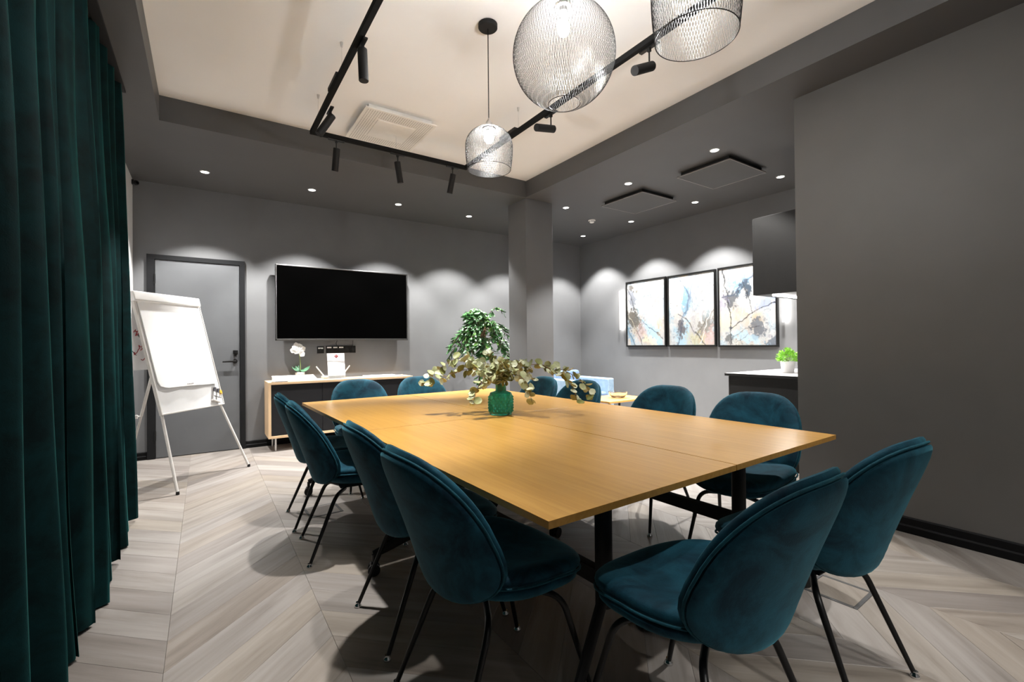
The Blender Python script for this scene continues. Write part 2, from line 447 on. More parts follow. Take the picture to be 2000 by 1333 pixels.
# ------------------------------------------------------------------ curtain
def curtain():
    bm = B(); ys = np.arange(-1.6, 4.16, .0115); nz = 30; rows = []
    crest = [-1.6, -1.33, -1.05, -.8, -.5, -.25, .05, .3, .58, .82, 1.07, 1.33, 1.57, 1.86, 2.16, 2.40, 2.66, 2.87, 3.09, 3.36, 3.61, 3.86, 4.10, 4.4]
    rnd = random.Random(3); amp = [rnd.uniform(.75, 1.15) for _ in crest]
    for j in range(nz+1):
        v = j/nz; z = .014 + (2.985-.014)*v; row = []
        for y in ys:
            k = max(i for i in range(len(crest)) if crest[i] <= y+1e-6); k = min(k, len(crest)-2)
            f = (y-crest[k])/(crest[k+1]-crest[k])
            c = math.cos(2*PI*(f + .07*math.sin(2*PI*f+k))); wv = math.copysign(abs(c)**.85, c)
            a = amp[k]*(1-f)+amp[k+1]*f
            A = .080*a*(1.0 - .42*v)
            cx = -.472 - .048*v
            wob = .010*math.sin(y*23+2*math.sin(z*1.7+y))*(.35+.65*v) + .008*math.sin(y*9.1+z*2.3)*(1-v)
            sec = .010*math.sin(2*PI*f*3+1.3*k)*(.4+.6*abs(math.sin(k*1.7)))
            yy = y + .020*math.sin(z*1.1+k*1.9)*(1-v) - .09*v*max(0, (y-3.3)/.85)
            row.append(bm.verts.new((cx + A*wv + wob + sec, yy, z + (0 if j else .006*math.sin(y*8)))))
        rows.append(row)
    for j in range(nz):
        for i in range(len(ys)-1): bm.faces.new((rows[j][i], rows[j][i+1], rows[j+1][i+1], rows[j+1][i]))
    bmesh.ops.solidify(bm, geom=bm.faces[:], thickness=.006)
    return bm
cur = thing('curtain', 'floor-length dark green velvet curtain in deep folds along the left wall', 'curtain', (0, 0, 0))
obj('drape', curtain(), M_CURT, cur, smooth=80)
obj('curtain_rail', box(B(), (-.50, -1.6, 2.984), (-.45, 4.14, 2.999), .003), M_BLACKM, cur)

# ------------------------------------------------------------------ chairs
def bez(P0, P1, P2, t): return tuple(a*(1-t)**2+2*b*t*(1-t)+c*t*t for a, b, c in zip(P0, P1, P2))
HB = .258
def back_outline(a):
    c, s = math.cos(a), math.sin(a); n = 3.1 if s > 0 else 2.35
    x = .272*math.copysign(abs(c)**(2/n), c); t = HB*math.copysign(abs(s)**(2/n), s)
    tau = (t/HB+1)/2
    return x*(.90+.10*math.sin(PI*min(1, tau*.62+.18))), t
def back_surf(s, t):
    tau = (t/HB+1)/2
    y, z = bez((-.182, .404), (-.226, .58), (-.346, .886), tau)
    k = .135*(1-tau)+.070*tau
    q = min(1.3, abs(s)/.265)
    return Vector((s*(1-.05*q*q), y + k*q**2.2, z))
def seat_outline(a):
    c, s = math.cos(a), math.sin(a); n = 2.5
    x = .275*math.copysign(abs(c)**(2/n), c); t = .235*math.copysign(abs(s)**(2/n), s)
    return x*(1-.08*(t/.235)), t
def seat_surf(s, t):
    q = abs(s)/.275; u = t/.235
    return Vector((s*(1-.02*q*q), .056+t, .450+.050*q**2.2*(1-.35*max(0, u)) - .018*max(0, u)**2 + .028*max(0, -u)**2))
def make_chair(label):
    c = thing('dining_chair', label, 'chair', group='velvet chairs around the conference tables')
    se = obj('seat', pad(seat_outline, seat_surf, .070, 0, 1.0), M_TEAL, c, smooth=60)
    obj('seat_shell', pad(seat_outline, seat_surf, .056, -.036, .95), M_TEAL, se, smooth=60)
    obj('piping', rim(seat_outline, seat_surf, -.020, .992, .0042), M_PIPE, se, smooth=80)
    ba = obj('backrest', pad(back_outline, back_surf, .050, 0, 1.0), M_TEAL, c, smooth=60)
    obj('back_shell', pad(back_outline, back_surf, .036, +.026, .955), M_TEAL, ba, smooth=60)
    obj('piping', rim(back_outline, back_surf, +.018, .972, .0042), M_PIPE, ba, smooth=80)
    bm = B(); box(bm, (-.045, -.08, .350), (.045, .10, .357), .003); obj('under_frame', bm, M_BLACK, c)
    for sx in (-1, 1):
        for fr in (1, -1):
            y0 = .07 if fr > 0 else -.05
            bend = Vector((sx*.172, .165 if fr > 0 else -.125, .350)); foot = Vector((sx*.215, .262 if fr > 0 else -.268, .008))
            start = Vector((sx*.03, y0, .346))
            a = bend + (start-bend).normalized()*.06; b = bend + (foot-bend).normalized()*.06
            path = [start] + arc(a, bend, b, 7) + [foot]
            rs = [.0112]*(len(path)-1)+[.0085]
            lg = obj('leg', tube(B(), path, rs, 10), M_BLACK, c, smooth=60)
            bm = B(); lathe(bm, [(.0155, 0), (.0165, .004), (.0145, .010), (.0105, .015), (.0095, .022)], 16, (foot.x, foot.y, 0))
            obj('foot_glide', bm, M_CHROME, lg, smooth=50)
    return c
L = 'teal velvet chair, '
SPEC = [  # x, y, facing angle (0 = +y), label
    (.830, 1.370, -88, L+'nearest on the long left side of the tables'),
    (.845, 1.935, -91, L+'second from the front on the left side, half behind the nearest one'),
    (.750, 2.880, -94, L+'third from the front on the left side, showing its whole left side'),
    (.755, 3.445, -93, L+'farthest on the left side, mostly behind its neighbour'),
    (1.19, 4.07, 180, L+'at the far table end in front of the dark sideboard'),
    (1.80, 4.06, 180, L+'at the far table end right of the sideboard, under hanging eucalyptus'),
    (2.42, 3.50, 92, L+'farthest on the right side, behind the eucalyptus branch'),
    (2.42, 2.935, 92, L+'on the right side before the pale blue armchair, under drooping leaves'),
    (2.53, 2.13, 95, L+'on the right side between the low table and the black counter'),
    (2.55, 1.45, 102, L+'nearest on the right side, in front of the black kitchen counter'),
    (1.225, .840, 1, L+'nearest to the viewer at the front table end, its back turned'),
    (1.890, .840, -2, L+'at the front table end nearest the dark right wall'),
]
chair0 = make_chair(SPEC[0][3])
for i, (x, y, a, lab) in enumerate(SPEC):
    c = chair0 if i == 0 else copy_tree(chair0)
    c.location = (x, y, 0); c.rotation_euler = (0, 0, R(a)); c['label'] = lab

# ------------------------------------------------------------------ conference tables
TZ, TW, TL, TROT = .735, .926, 1.585, R(1.4)
T0 = Vector((.745, .945, 0))
def table_pt(u, v):
    return T0 + Vector((u*math.cos(TROT)-v*math.sin(TROT), u*math.sin(TROT)+v*math.cos(TROT), 0))
def make_table(label, casters):
    t = thing('conference_table', label, 'table', group='four tables pushed together')
    top = obj('tabletop', box(B(), (-TW/2+.001, -TL/2+.001, TZ-.022), (TW/2-.001, TL/2-.001, TZ), .0005, 1), M_OAK, t)
    for sy in (-1, 1):
        bm = B(); tube(bm, [(0, sy*.545, .25), (0, sy*.545, TZ-.022)], .032, 20); obj('post', bm, M_BLACKM, t)
        bm = B(); box(bm, (-.36, sy*.545-.03, TZ-.034), (.36, sy*.545+.03, TZ-.0225), .003); obj('bracket', bm, M_BLACKM, t)
    obj('crossbar', box(B(), (-.02, -.545, .315), (.02, .545, .375), .004), M_BLACKM, t)
    for (x, y) in casters:
        sy = 1 if y > 0 else -1
        d = Vector((x, y-sy*.545, 0)); e = Vector((x, y, .105))
        hub = Vector((0, sy*.545, .285))
        bm = B(); tube(bm, [hub, hub.lerp(e, .8), e], [.028, .024, .020], 8, sy=.75); a = obj('arm', bm, M_BLACKM, t, smooth=50)
        bm = B(); cyl(bm, (x, y, .045), (x, y, .105), .011, 10)
        side = Vector((-d.y, d.x, 0)).normalized()
        for s in (-1, 1): cyl(bm, Vector((x, y, .031))+side*s*.008, Vector((x, y, .031))+side*s*.026, .031, 18)
        box(bm, (x-.018, y-.018, .04), (x+.018, y+.018, .068), .006)
        obj('caster', bm, M_BLACK, a, smooth=50)
    return t
CA = [(-.25, -.66), (.33, -.46), (-.44, .67), (.30, .46)]
CB = [(-.33, -.46), (.30, -.70), (-.30, .46), (.40, .62)]
for i, (u, v, cs, lab) in enumerate([
    (TW/2, TL/2, CA, 'oak veneer table on black legs, near left quarter of the big table'),
    (TW*1.5+.004, TL/2, CB, 'oak veneer table on black legs, near right quarter, next to the dark wall'),
    (TW/2, TL*1.5+.004, CA, 'oak veneer table on black legs, far left quarter, nearest the flip chart'),
    (TW*1.5+.004, TL*1.5+.004, CB, 'oak veneer table on black legs, far right quarter, nearest the pillar')]):
    t = make_table(lab, cs); p = table_pt(u, v); t.location = p; t.rotation_euler = (0, 0, TROT)

# ------------------------------------------------------------------ vase and eucalyptus
VX, VY = 1.635, 2.572
vz = TZ
def vase_mesh():
    bm = B(); n = 144; prof = []
    m = 44
    for i in range(m+1):
        f = i/m; prof.append((.079, .006+f*.132))
    pts = [(.0, 0), (.055, 0), (.072, .002)] + prof + [(.070, .146), (.050, .153), (.036, .158), (.035, .195), (.038, .200)]
    inn = [(.034, .200), (.031, .195), (.031, .160), (.046, .149), (.066, .140), (.070, .02), (.060, .012), (0, .012)]
    rings = []
    for q, (r, z) in enumerate(pts+inn):
        ring = []
        for k in range(n):
            a = 2*PI*k/n; rr = r
            if 3 <= q < 3+len(prof):
                i = q-3; f = i/m
                bump = abs(math.sin(a*9 + f*PI*3.5))*abs(math.sin(a*9 - f*PI*3.5))
                edge = min(1, min(f, 1-f)*6)
                rr = r - .003 + .011*bump*edge - .003*(1-edge)
            ring.append(bm.verts.new((rr*math.cos(a), rr*math.sin(a), z)) if r > 0 else None)
        if r == 0:
            v = bm.verts.new((0, 0, z)); ring = [v]*n
        rings.append(ring)
    for i in range(len(rings)-1):
        A, Bq = rings[i], rings[i+1]
        for k in range(n):
            f = []
            for v in (A[k], A[(k+1) % n], Bq[(k+1) % n], Bq[k]):
                if v not in f: f.append(v)
            if len(f) > 2: bm.faces.new(f)
    return bm
tag(obj('vase', vase_mesh(), M_VASE, None, (VX, VY, vz), smooth=60), 'emerald green hobnail glass vase standing where the four tables meet', 'vase')
def leaf_disc(w, l, cup=.15, n=5):
    """a thin cupped leaf, base at the origin, growing along +y"""
    bm = B(); top = []; bot = []
    for i in range(n+1):
        f = i/n; ww = w*math.sqrt(max(0, 1-(2*f-1)**2))*(1.08-.2*f)
        zz = cup*l*(f-.5)**2*2
        row = [Vector((-ww/2, f*l, zz+cup*w*.35)), Vector((0, f*l, zz)), Vector((ww/2, f*l, zz+cup*w*.35))]
        top.append(row)
    tv = [[bm.verts.new(p+Vector((0, 0, .0006))) for p in r] for r in top]; bv = [[bm.verts.new(p-Vector((0, 0, .0006))) for p in r] for r in top]
    for i in range(n):
        for k in range(2):
            for vv in ((tv[i][k], tv[i][k+1], tv[i+1][k+1], tv[i+1][k]), (bv[i][k+1], bv[i][k], bv[i+1][k], bv[i+1][k+1])):
                bm.faces.new(vv)
        for a, b_ in ((tv[i][0], tv[i+1][0]), (tv[i][2], tv[i+1][2])):
            pass
        bm.faces.new((tv[i][0], tv[i+1][0], bv[i+1][0], bv[i][0])); bm.faces.new((tv[i+1][2], tv[i][2], bv[i][2], bv[i+1][2]))
    bmesh.ops.remove_doubles(bm, verts=bm.verts[:], dist=1e-5)
    return finish(bm, 60)
def orient(direction, normal_hint, roll=0):
    y = Vector(direction).normalized(); z = Vector(normal_hint); z = (z - y*z.dot(y))
    z = z.normalized() if z.length > 1e-4 else y.orthogonal().normalized()
    x = y.cross(z); m = Matrix((x, y, z)).transposed().to_4x4()
    return m @ Matrix.Rotation(roll, 4, 'Y')
euc = thing('eucalyptus_bunch', 'bunch of pale olive eucalyptus branches spreading from the green vase', 'branches', (VX, VY, vz))
EL = []
for wd, ln, mt in ((.052, .052, M_EUC), (.046, .048, M_EUC2), (.038, .044, M_EUC), (.058, .054, M_EUC3), (.034, .038, M_EUC2)):
    me = leaf_disc(wd, ln, .18); me.materials.append(mt); me.name = 'leaf'; EL.append(me)
lat = Vector((.83, -.558, 0)); dep = Vector((.558, .83, 0))
def eb(pts): return [lat*a + dep*d + Vector((0, 0, z)) for a, d, z in pts]
rnd = random.Random(11)
BR = [
    ([(0, 0, .03), (-.03, .0, .21), (-.13, .03, .34), (-.28, .02, .375), (-.42, 0, .30), (-.51, -.02, .20)], 18),
    ([(0, 0, .03), (-.02, -.02, .21), (-.12, -.05, .31), (-.28, -.06, .29), (-.40, -.07, .235)], 13),
    ([(0, 0, .03), (-.02, -.03, .21), (-.08, -.10, .28), (-.14, -.17, .19), (-.17, -.20, .09)], 11),
    ([(0, 0, .03), (-.01, .02, .22), (-.06, .05, .33), (-.09, .06, .42)], 12),
    ([(0, 0, .03), (.0, -.03, .21), (.02, -.09, .31), (.01, -.15, .35)], 12),
    ([(0, 0, .03), (.01, .01, .21), (.07, .03, .31), (.16, .03, .31), (.22, .0, .22)], 12),
    ([(0, 0, .03), (.02, -.02, .21), (.09, -.08, .27), (.17, -.14, .22), (.20, -.18, .10)], 12),
    ([(0, 0, .03), (.02, .0, .21), (.12, .04, .31), (.28, .05, .325), (.44, .03, .28), (.55, .0, .20), (.60, -.01, .12)], 20),
    ([(.28, .05, .325), (.38, .0, .27), (.47, -.04, .18), (.50, -.06, .08)], 10),
    ([(0, 0, .03), (.01, .04, .22), (.04, .16, .31), (.10, .27, .30), (.2, .36, .22)], 11),
    ([(0, 0, .03), (-.02, .04, .22), (-.12, .14, .30), (-.22, .24, .27)], 9),
    ([(0, 0, .03), (.0, -.02, .20), (-.03, -.08, .26), (-.07, -.13, .25), (-.10, -.16, .20)], 9),
    ([(0, 0, .03), (.01, -.02, .20), (.05, -.05, .27), (.10, -.06, .31), (.13, -.05, .36)], 9),
    ([(0, 0, .03), (-.01, -.02, .20), (-.02, -.06, .27), (-.04, -.08, .35)], 9),
    ([(0, 0, .03), (-.01, -.01, .21), (-.07, -.04, .28), (-.17, -.06, .33), (-.24, -.06, .385)], 10),
]
for pts, nl in BR:
    path = spline(eb(pts), 6)
    br = obj('branch', tube(B(), path, [.0032*(1-.6*i/len(path)) for i in range(len(path))], 5), M_STEM, euc)
    for q in range(nl*2):
        f = (q//2+.6*rnd.random())/nl; f = .26+.74*f if len(pts) > 4 or pts[0][0] == 0 else f
        i = min(len(path)-2, int(f*(len(path)-1))); p = path[i].lerp(path[i+1], f*(len(path)-1)-i)
        t = (path[i+1]-path[i]).normalized()
        if p.z < .20 and (p-Vector((0, 0, p.z))).length < .05: continue
        sd = t.cross(Vector((rnd.gauss(0, 1), rnd.gauss(0, 1), rnd.gauss(0, 1)))).normalized()
        d = (sd*.85 + t*.45 + Vector((0, 0, -.12))).normalized()
        m = orient(d, Vector((rnd.gauss(0, .7), rnd.gauss(-.4, .7), rnd.gauss(.5, .6))))
        lf = obj('leaf', EL[rnd.choice((0, 0, 1, 1, 2, 3, 4))], None, br)
        m.translation = p + d*.003; lf.matrix_local = m

# ------------------------------------------------------------------ flip chart
F0 = Vector((-.187, 4.631, 0)); FU = Vector((.55, .661, 0)).normalized(); FN = Vector((-FU.y, FU.x, 0))
fc = thing('flip_chart', 'white flip chart easel on three thin legs beside the green curtain', 'easel', F0, math.atan2(FU.y, FU.x))
# local: x along the board, y away from the viewer, z up; the board leans back 15 degrees
LEAN = Matrix.Rotation(R(-15), 3, 'X')
def fl(a, b, d=0): return LEAN @ Vector((a, d, b))
def lbox(bm, lo, hi, bev=0): return box(bm, lo, hi, bev, 2, LEAN, (0, 0, 0))
bd = obj('board', lbox(B(), (.05, .012, .672), (.758, .030, 1.70), .004), M_BOARD, fc)
obj('header_clamp', lbox(B(), (.030, -.022, 1.652), (.748, .028, 1.742), .014), M_PLWHITE, fc)
for lo, hi in (((.046, .006, .668), (.056, .034, 1.70)), ((.752, .006, .668), (.762, .034, 1.70)), ((.046, .006, .664), (.762, .034, .674))):
    obj('edge_strip', lbox(B(), lo, hi, .002), M_SILVER, bd)
def pad_sheet():
    bm = B(); nx, nb = 14, 12; rows = []
    for layer in (0, 1):
        for j in range(nb+1):
            v = j/nb; b_ = .882+(1.66-.882)*v; row = []
            for i in range(nx+1):
                u = i/nx; a = .075+u*(.712-.075)
                corner = max(0, .07-u*.6)*max(0, 1-v*14)
                d = .002 - .007*(1-v)**3*math.sin(u*PI*2.2+.6)**2
                row.append(bm.verts.new(fl(a + corner*.25, b_ + corner*.35 + (.004*math.sin(u*5) if j == 0 else 0), d-.004+layer*.010)))
            rows.append(row)
    h = nb+1
    for L_ in (0, 1):
        for j in range(nb):
            for i in range(nx):
                r0, r1 = rows[L_*h+j], rows[L_*h+j+1]; bm.faces.new((r0[i], r0[i+1], r1[i+1], r1[i]))
    for j in range(nb):
        for i in (0, nx): bm.faces.new((rows[j][i], rows[j+1][i], rows[h+j+1][i], rows[h+j][i]))
    for i in range(nx):
        for j in (0, nb): bm.faces.new((rows[j][i], rows[j][i+1], rows[h+j][i+1], rows[h+j][i]))
    return bm
pd = obj('paper_pad', pad_sheet(), M_PAD, fc, smooth=50)
bm = B()
for k, (a, wd) in enumerate(((.360, .012), (.378, .016), (.400, .010), (.414, .018))): lbox(bm, (a, -.0095, .898), (a+wd, -.0085, .906))
obj('printed_mark', bm, M_GREYT, pd)
# sheet folded over to the back, with red drawing
bm = B(); box(bm, (.06, .468, 1.012), (.70, .471, 1.665)); bs = obj('turned_over_sheet', bm, M_PAD, fc)
rr = random.Random(2); bmr, bmk = B(), B()
for cx, cz, bmx, n in ((.075, 1.335, bmr, 5), (.09, 1.16, bmr, 8), (.12, 1.30, bmk, 4), (.10, 1.14, bmk, 4), (.14, 1.18, bmr, 5)):
    p = Vector((cx, .466, cz)); path = [p]
    for q in range(n*3):
        p = p + Vector((rr.uniform(-.022, .022), 0, rr.uniform(-.025, .025))); path.append(p)
    tube(bmx, spline(path, 3), .0028, 5)
obj('red_doodle', bmr, M_RED, bs); obj('dark_doodle', bmk, M_INK, bs)
for a0, b0, a1 in ((.075, .69, 0.0), (.735, .69, .860)):
    bm = B(); tube(bm, [fl(.3+.1*(a0 > .3), 1.5, .040) if False else fl(a0, 1.1, .036), fl(a0, b0, .036), (a1, 0, .010)], .0115, 10)
    lg = obj('leg', bm, M_SILVER, fc, smooth=50)
    bm = B(); lathe(bm, [(.013, 0), (.014, .012), (.012, .026)], 12, (a1, 0, 0)); obj('rubber_foot', bm, M_BLACKM, lg)
top = fl(.40, 1.58, .04); ft = Vector((.33, .82, .01))
bm = B(); tube(bm, [top, top.lerp(ft, .62)], .0125, 10); tube(bm, [top.lerp(ft, .6), ft], .0095, 10)
lg = obj('leg', bm, M_SILVER, fc, smooth=50)
k = top.lerp(ft, .62); bm = B(); cyl(bm, k+Vector((-.05, 0, 0)), k+Vector((.01, 0, 0)), .007, 10); lathe(bm, [(.016, -.016), (.018, 0), (.016, .016)], 12, k+Vector((-.055, 0, 0)))
obj('clamp_knob', bm, M_PLWHITE, lg)
# marker holder and magnet rest on the board
FROT = Matrix.Rotation(math.atan2(FU.y, FU.x), 4, 'Z')
def fw_pt(a, b, d): return F0 + (FROT.to_3x3() @ fl(a, b, d))
mh = thing('marker_holder', 'clear pen holder with two white markers stuck to the flip chart corner', 'pen holder', fw_pt(.645, .70, .010), math.atan2(FU.y, FU.x))
ROTM = Matrix.Rotation(R(22), 3, 'Y')
def mbox(bm, lo, hi, bev=0): return box(bm, lo, hi, bev, 2, LEAN @ ROTM, (0, 0, 0))
obj('tray', mbox(B(), (-.045, -.030, 0), (.045, 0, .014), .003), M_SILVER, mh)
obj('back_plate', mbox(B(), (-.045, -.004, .010), (.045, 0, .145), .002), M_GREYT, mh)
for x in (-.024, .018):
    bm = B(); tube(bm, [LEAN @ ROTM @ Vector((x, -.016, z)) for z in (.012, .10)], .0105, 12); mk = obj('marker', bm, M_PLWHITE, mh)
    bm = B(); tube(bm, [LEAN @ ROTM @ Vector((x, -.016, z)) for z in (.10, .138)], .0112, 12); obj('marker_cap', bm, M_INK, mk)
for q, (z0, z1) in enumerate(((.045, .051), (.09, .096))):
    obj('strap', mbox(B(), (-.045, -.030, z0), (.045, -.027, z1), .001), M_INK, mh)
bm = B(); box(bm, (-.018, -.014, 0), (.018, 0, .042), .006, 2, LEAN, (0, 0, 0))
tag(obj('magnet', bm, M_YELL, None, fw_pt(.735, .765, .006), (0, 0, math.atan2(FU.y, FU.x))), 'small yellow magnet clip on the right edge of the flip chart', 'magnet')

# ------------------------------------------------------------------ sideboard and what stands on it
SX0, SX1, SY0, SY1, SZ0, SZ1 = .598, 2.322, 5.85, 6.255, .150, .792
sb = thing('sideboard', 'pale ash sideboard with dark grey doors under the wall screen', 'sideboard', ((SX0+SX1)/2, (SY0+SY1)/2, 0))
def sl(x, y, z): return (x-(SX0+SX1)/2, y-(SY0+SY1)/2, z)
obj('top_board', box(B(), sl(SX0, SY0, SZ1-.028), sl(SX1, SY1, SZ1), .002), M_ASH, sb)
obj('bottom_board', box(B(), sl(SX0, SY0, SZ0), sl(SX1, SY1, SZ0+.028), .002), M_ASH, sb)
for x in (SX0, SX1-.028): obj('side_board', box(B(), sl(x, SY0, SZ0+.028), sl(x+.028, SY1, SZ1-.028), .001), M_ASHV, sb)
obj('back_board', box(B(), sl(SX0+.028, SY1-.012, SZ0+.028), sl(SX1-.028, SY1, SZ1-.028)), M_BLACKM, sb)
xs = [SX0+.028, 1.178, 1.732, SX1-.028]
for i in range(3): obj('door', box(B(), sl(xs[i]+.002, SY0+.008, SZ0+.031), sl(xs[i+1]-.002, SY0+.026, SZ1-.031), .001), M_SBDOOR, sb)
for x in (.675, 2.24):
    for y in (5.90, 6.19):
        bm = B(); cyl(bm, sl(x, y, 0), sl(x, y, SZ0), .011, 12); obj('leg', bm, M_STEEL, sb)
# white sheets, left: a thin stack
def sheet(name, label, cat, lo, hi, mat, rotz=0, group=None, bev=0):
    c = ((lo[0]+hi[0])/2, (lo[1]+hi[1])/2); h = hi[2]-lo[2]
    bm = B(); box(bm, (lo[0]-c[0], lo[1]-c[1], 0), (hi[0]-c[0], hi[1]-c[1], h), bev)
    return tag(obj(name, bm, mat, None, (*c, lo[2]), (0, 0, rotz)), label, cat, group)
bm = B()
for z0, z1, d in ((0, .006, 0), (.0065, .052, .004), (.0525, .058, 0)):
    a = [(-.232+d, -.128, z0*.25), (.232-d, -.128, z0*.25), (.232-d, .128, z0), (-.232+d, .128, z0)]; b_ = [(x, y, (z1*.25 if y < 0 else z1)) for x, y, _ in a]
    va = [bm.verts.new(p) for p in a]; vb = [bm.verts.new(p) for p in b_]
    bm.faces.new(va[::-1]); bm.faces.new(vb)
    for q in range(4): bm.faces.new((va[q], va[(q+1) % 4], vb[(q+1) % 4], vb[q]))
tag(obj('folder', bm, M_PAPER, None, (.895, 5.998, SZ1+.0002), (0, 0, R(1)), smooth=0), 'wide white sloping folder lying on the left end of the sideboard', 'folder')
sheet('booklet', 'thin dark booklet in front of the white folder on the sideboard', 'booklet', (.63, 5.852, SZ1), (.80, 5.863, SZ1+.006), M_INK, 0)
sheet('paper_pile', 'white paper pile on the right half of the sideboard beside the router', 'paper', (1.74, 5.90, SZ1), (2.14, 6.16, SZ1+.016), M_PAPER, R(-2), bev=.003)
sheet('notebook', 'small dark notebook lying right of the paper pile on the sideboard', 'notebook', (2.15, 5.98, SZ1), (2.24, 6.10, SZ1+.010), M_GREYT, R(5), bev=.002)
# router with two aerials behind a leaflet stand
ro = thing('router', 'low grey router with two raised silver aerials behind the leaflet stand', 'router', (1.365, 6.15, SZ1))
bm = B(); box(bm, (-.13, -.07, 0), (.13, .07, .030), .008); obj('case', bm, M_SILVER, ro)
for s in (-1, 1):
    bm = B(); tube(bm, [(s*.105, -.02, .02), (s*.205, -.02, .155)], [.008, .007], 8, sy=.6); obj('aerial', bm, M_SILVER, ro)
st = thing('leaflet_stand', 'acrylic stand with white leaflet bearing a red diamond logo, on the sideboard', 'leaflet stand', (1.375, 5.975, SZ1), R(4))
TL_ = Matrix.Rotation(R(-9), 3, 'X')
def tbox(bm, lo, hi, bev=0): return box(bm, lo, hi, bev, 2, TL_, (0, 0, 0))
bm = B(); box(bm, (-.115, -.055, 0), (.115, .055, .006), .002); obj('base', bm, M_GREYT, st)
bm = B(); tbox(bm, (-.108, -.004, .008), (.108, -.001, .045)); obj('front_lip', bm, M_CLEAR, st)
lf = obj('leaflet', tbox(B(), (-.105, .001, .010), (.105, .004, .322)), M_PAPER, st)
bm = B(); c = Vector((.005, -.0006, .285))
prv = [bm.verts.new(TL_ @ (c+Vector(p))) for p in ((-.026, 0, 0), (0, 0, -.026), (.026, 0, 0), (0, 0, .026))]; bm.faces.new(prv)
bmesh.ops.solidify(bm, geom=bm.faces[:], thickness=-.001)
obj('red_diamond', bm, M_RED, lf, smooth=0)
bm = B(); pth = [TL_ @ (c+Vector((.011*math.cos(a), -.0014, .011*math.sin(a)))) for a in np.linspace(.3, 5.6, 12)]; tube(bm, pth, .0014, 5); obj('diamond_mark', bm, M_PAPER, lf)
bm = B()
for x0, x1 in ((-.062, -.012), (.010, .020), (.040, .082)): tbox(bm, (x0, -.0004, .240), (x1, .0006, .247))
obj('printed_line', bm, M_GREYT, lf)
bm = B(); pts = [(-.104, .212), (-.03, .218), (.04, .205), (.104, .186), (.104, .228), (-.104, .232)]
prism_v = [bm.verts.new(TL_ @ Vector((x, .0002, z))) for x, z in pts]; bm.faces.new(prism_v); bmesh.ops.solidify(bm, geom=bm.faces[:], thickness=-.0006)
obj('grey_band', bm, basic('pale_grey_print', (.55, .54, .54), .6, noise=.05), lf, smooth=0)
# orchid
oc = thing('potted_orchid', 'white orchid in a pale pot behind the white folder on the sideboard', 'orchid', (.985, 6.192, SZ1))
obj('pot', lathe(B(), [(.040, 0), (.052, .05), (.056, .085), (.050, .088), (.047, .075), (0.002, .072)], 20, cap1=True), M_CERAM, oc)
stem = spline([(0, 0, .07), (.004, 0, .18), (-.008, 0, .30), (-.03, -.005, .385), (-.09, -.01, .40)], 6)
sm = obj('stem', tube(B(), stem, .004, 6), M_GSTEM, oc)
for ang, ln, el in ((200, .13, .5), (20, .14, .45), (-40, .12, .25), (120, .10, .6), (-110, .10, .7)):
    me = leaf_disc(.058, ln, .3, 6); lfo = obj('leaf', me, M_OLEAF, oc)
    d = Vector((math.cos(R(ang)), math.sin(R(ang))*.4, el)); m = orient(d, (0, -.4, 1)); m.translation = (0, 0, .085); lfo.matrix_local = m
petal = leaf_disc(.040, .036, .2, 4); petal.materials.append(M_ORCH)
for (x, y, z) in ((-.02, -.03, .33), (-.065, -.035, .35), (-.045, -.04, .305), (.01, -.035, .30), (-.085, -.03, .315), (-.005, -.02, .365), (.030, -.02, .335), (-.045, -.025, .38), (.02, -.03, .27)):
    bm = B(); bmesh.ops.create_icosphere(bm, subdivisions=1, radius=.006); fl_ = obj('bloom', bm, M_EUC2, sm, (x, y+.01, z+.045))
    nd = Vector((rnd.uniform(-.4, .4), -1, rnd.uniform(-.2, .4))).normalized()
    for k in range(5):
        a = 2*PI*k/5+.3; ax = nd.orthogonal().normalized(); d = Matrix.Rotation(a, 3, nd) @ ax
        # petals joined below the bloom's third level are merged into one mesh
        m = orient(d, nd); me2 = bmesh.new(); me2.from_mesh(petal); me2.transform(m); tmp = bpy.data.meshes.new('t'); me2.to_mesh(tmp); me2.free()
        b2 = bmesh.new(); b2.from_mesh(fl_.data); b2.from_mesh(tmp); b2.to_mesh(fl_.data); b2.free(); bpy.data.meshes.remove(tmp)
    fl_.data.materials.clear(); fl_.data.materials.append(M_ORCH)

# ------------------------------------------------------------------ screen, sockets
tv = thing('wall_screen', 'large black flat screen with silver frame mounted on the back wall', 'television', (1.540, 6.28, 1.737))
TWD, THT, TF = .829, .463, -.13
obj('panel_body', box(B(), (-TWD, TF+.004, -THT), (TWD, TF+.045, THT), .004), M_BLACKM, tv)
obj('screen', box(B(), (-TWD+.014, TF, -THT+.024), (TWD-.014, TF+.006, THT-.014), .001), M_SCREEN, tv)
fr = B()
box(fr, (-TWD, TF-.006, THT-.014), (TWD, TF+.03, THT), .003); box(fr, (-TWD, TF-.006, -THT), (TWD, TF+.03, -THT+.024), .003)
box(fr, (-TWD, TF-.006, -THT), (-TWD+.014, TF+.03, THT), .003); box(fr, (TWD-.014, TF-.006, -THT), (TWD, TF+.03, THT), .003)
obj('silver_frame', fr, M_DSTEEL, tv)
obj('wall_bracket', box(B(), (-.3, TF+.045, -.2), (.3, 0, .2), .005), M_BLACKM, tv)
bm = B(); tube(bm, spline([(-.09, -.05, -.44), (-.11, -.03, -.50), (-.085, -.02, -.56), (-.12, -.012, -.60)], 6), .004, 6); tube(bm, spline([(.10, -.05, -.44), (.105, -.02, -.52), (.10, -.012, -.56)], 6), .003, 6)
obj('cable', bm, M_BLACK, tv)
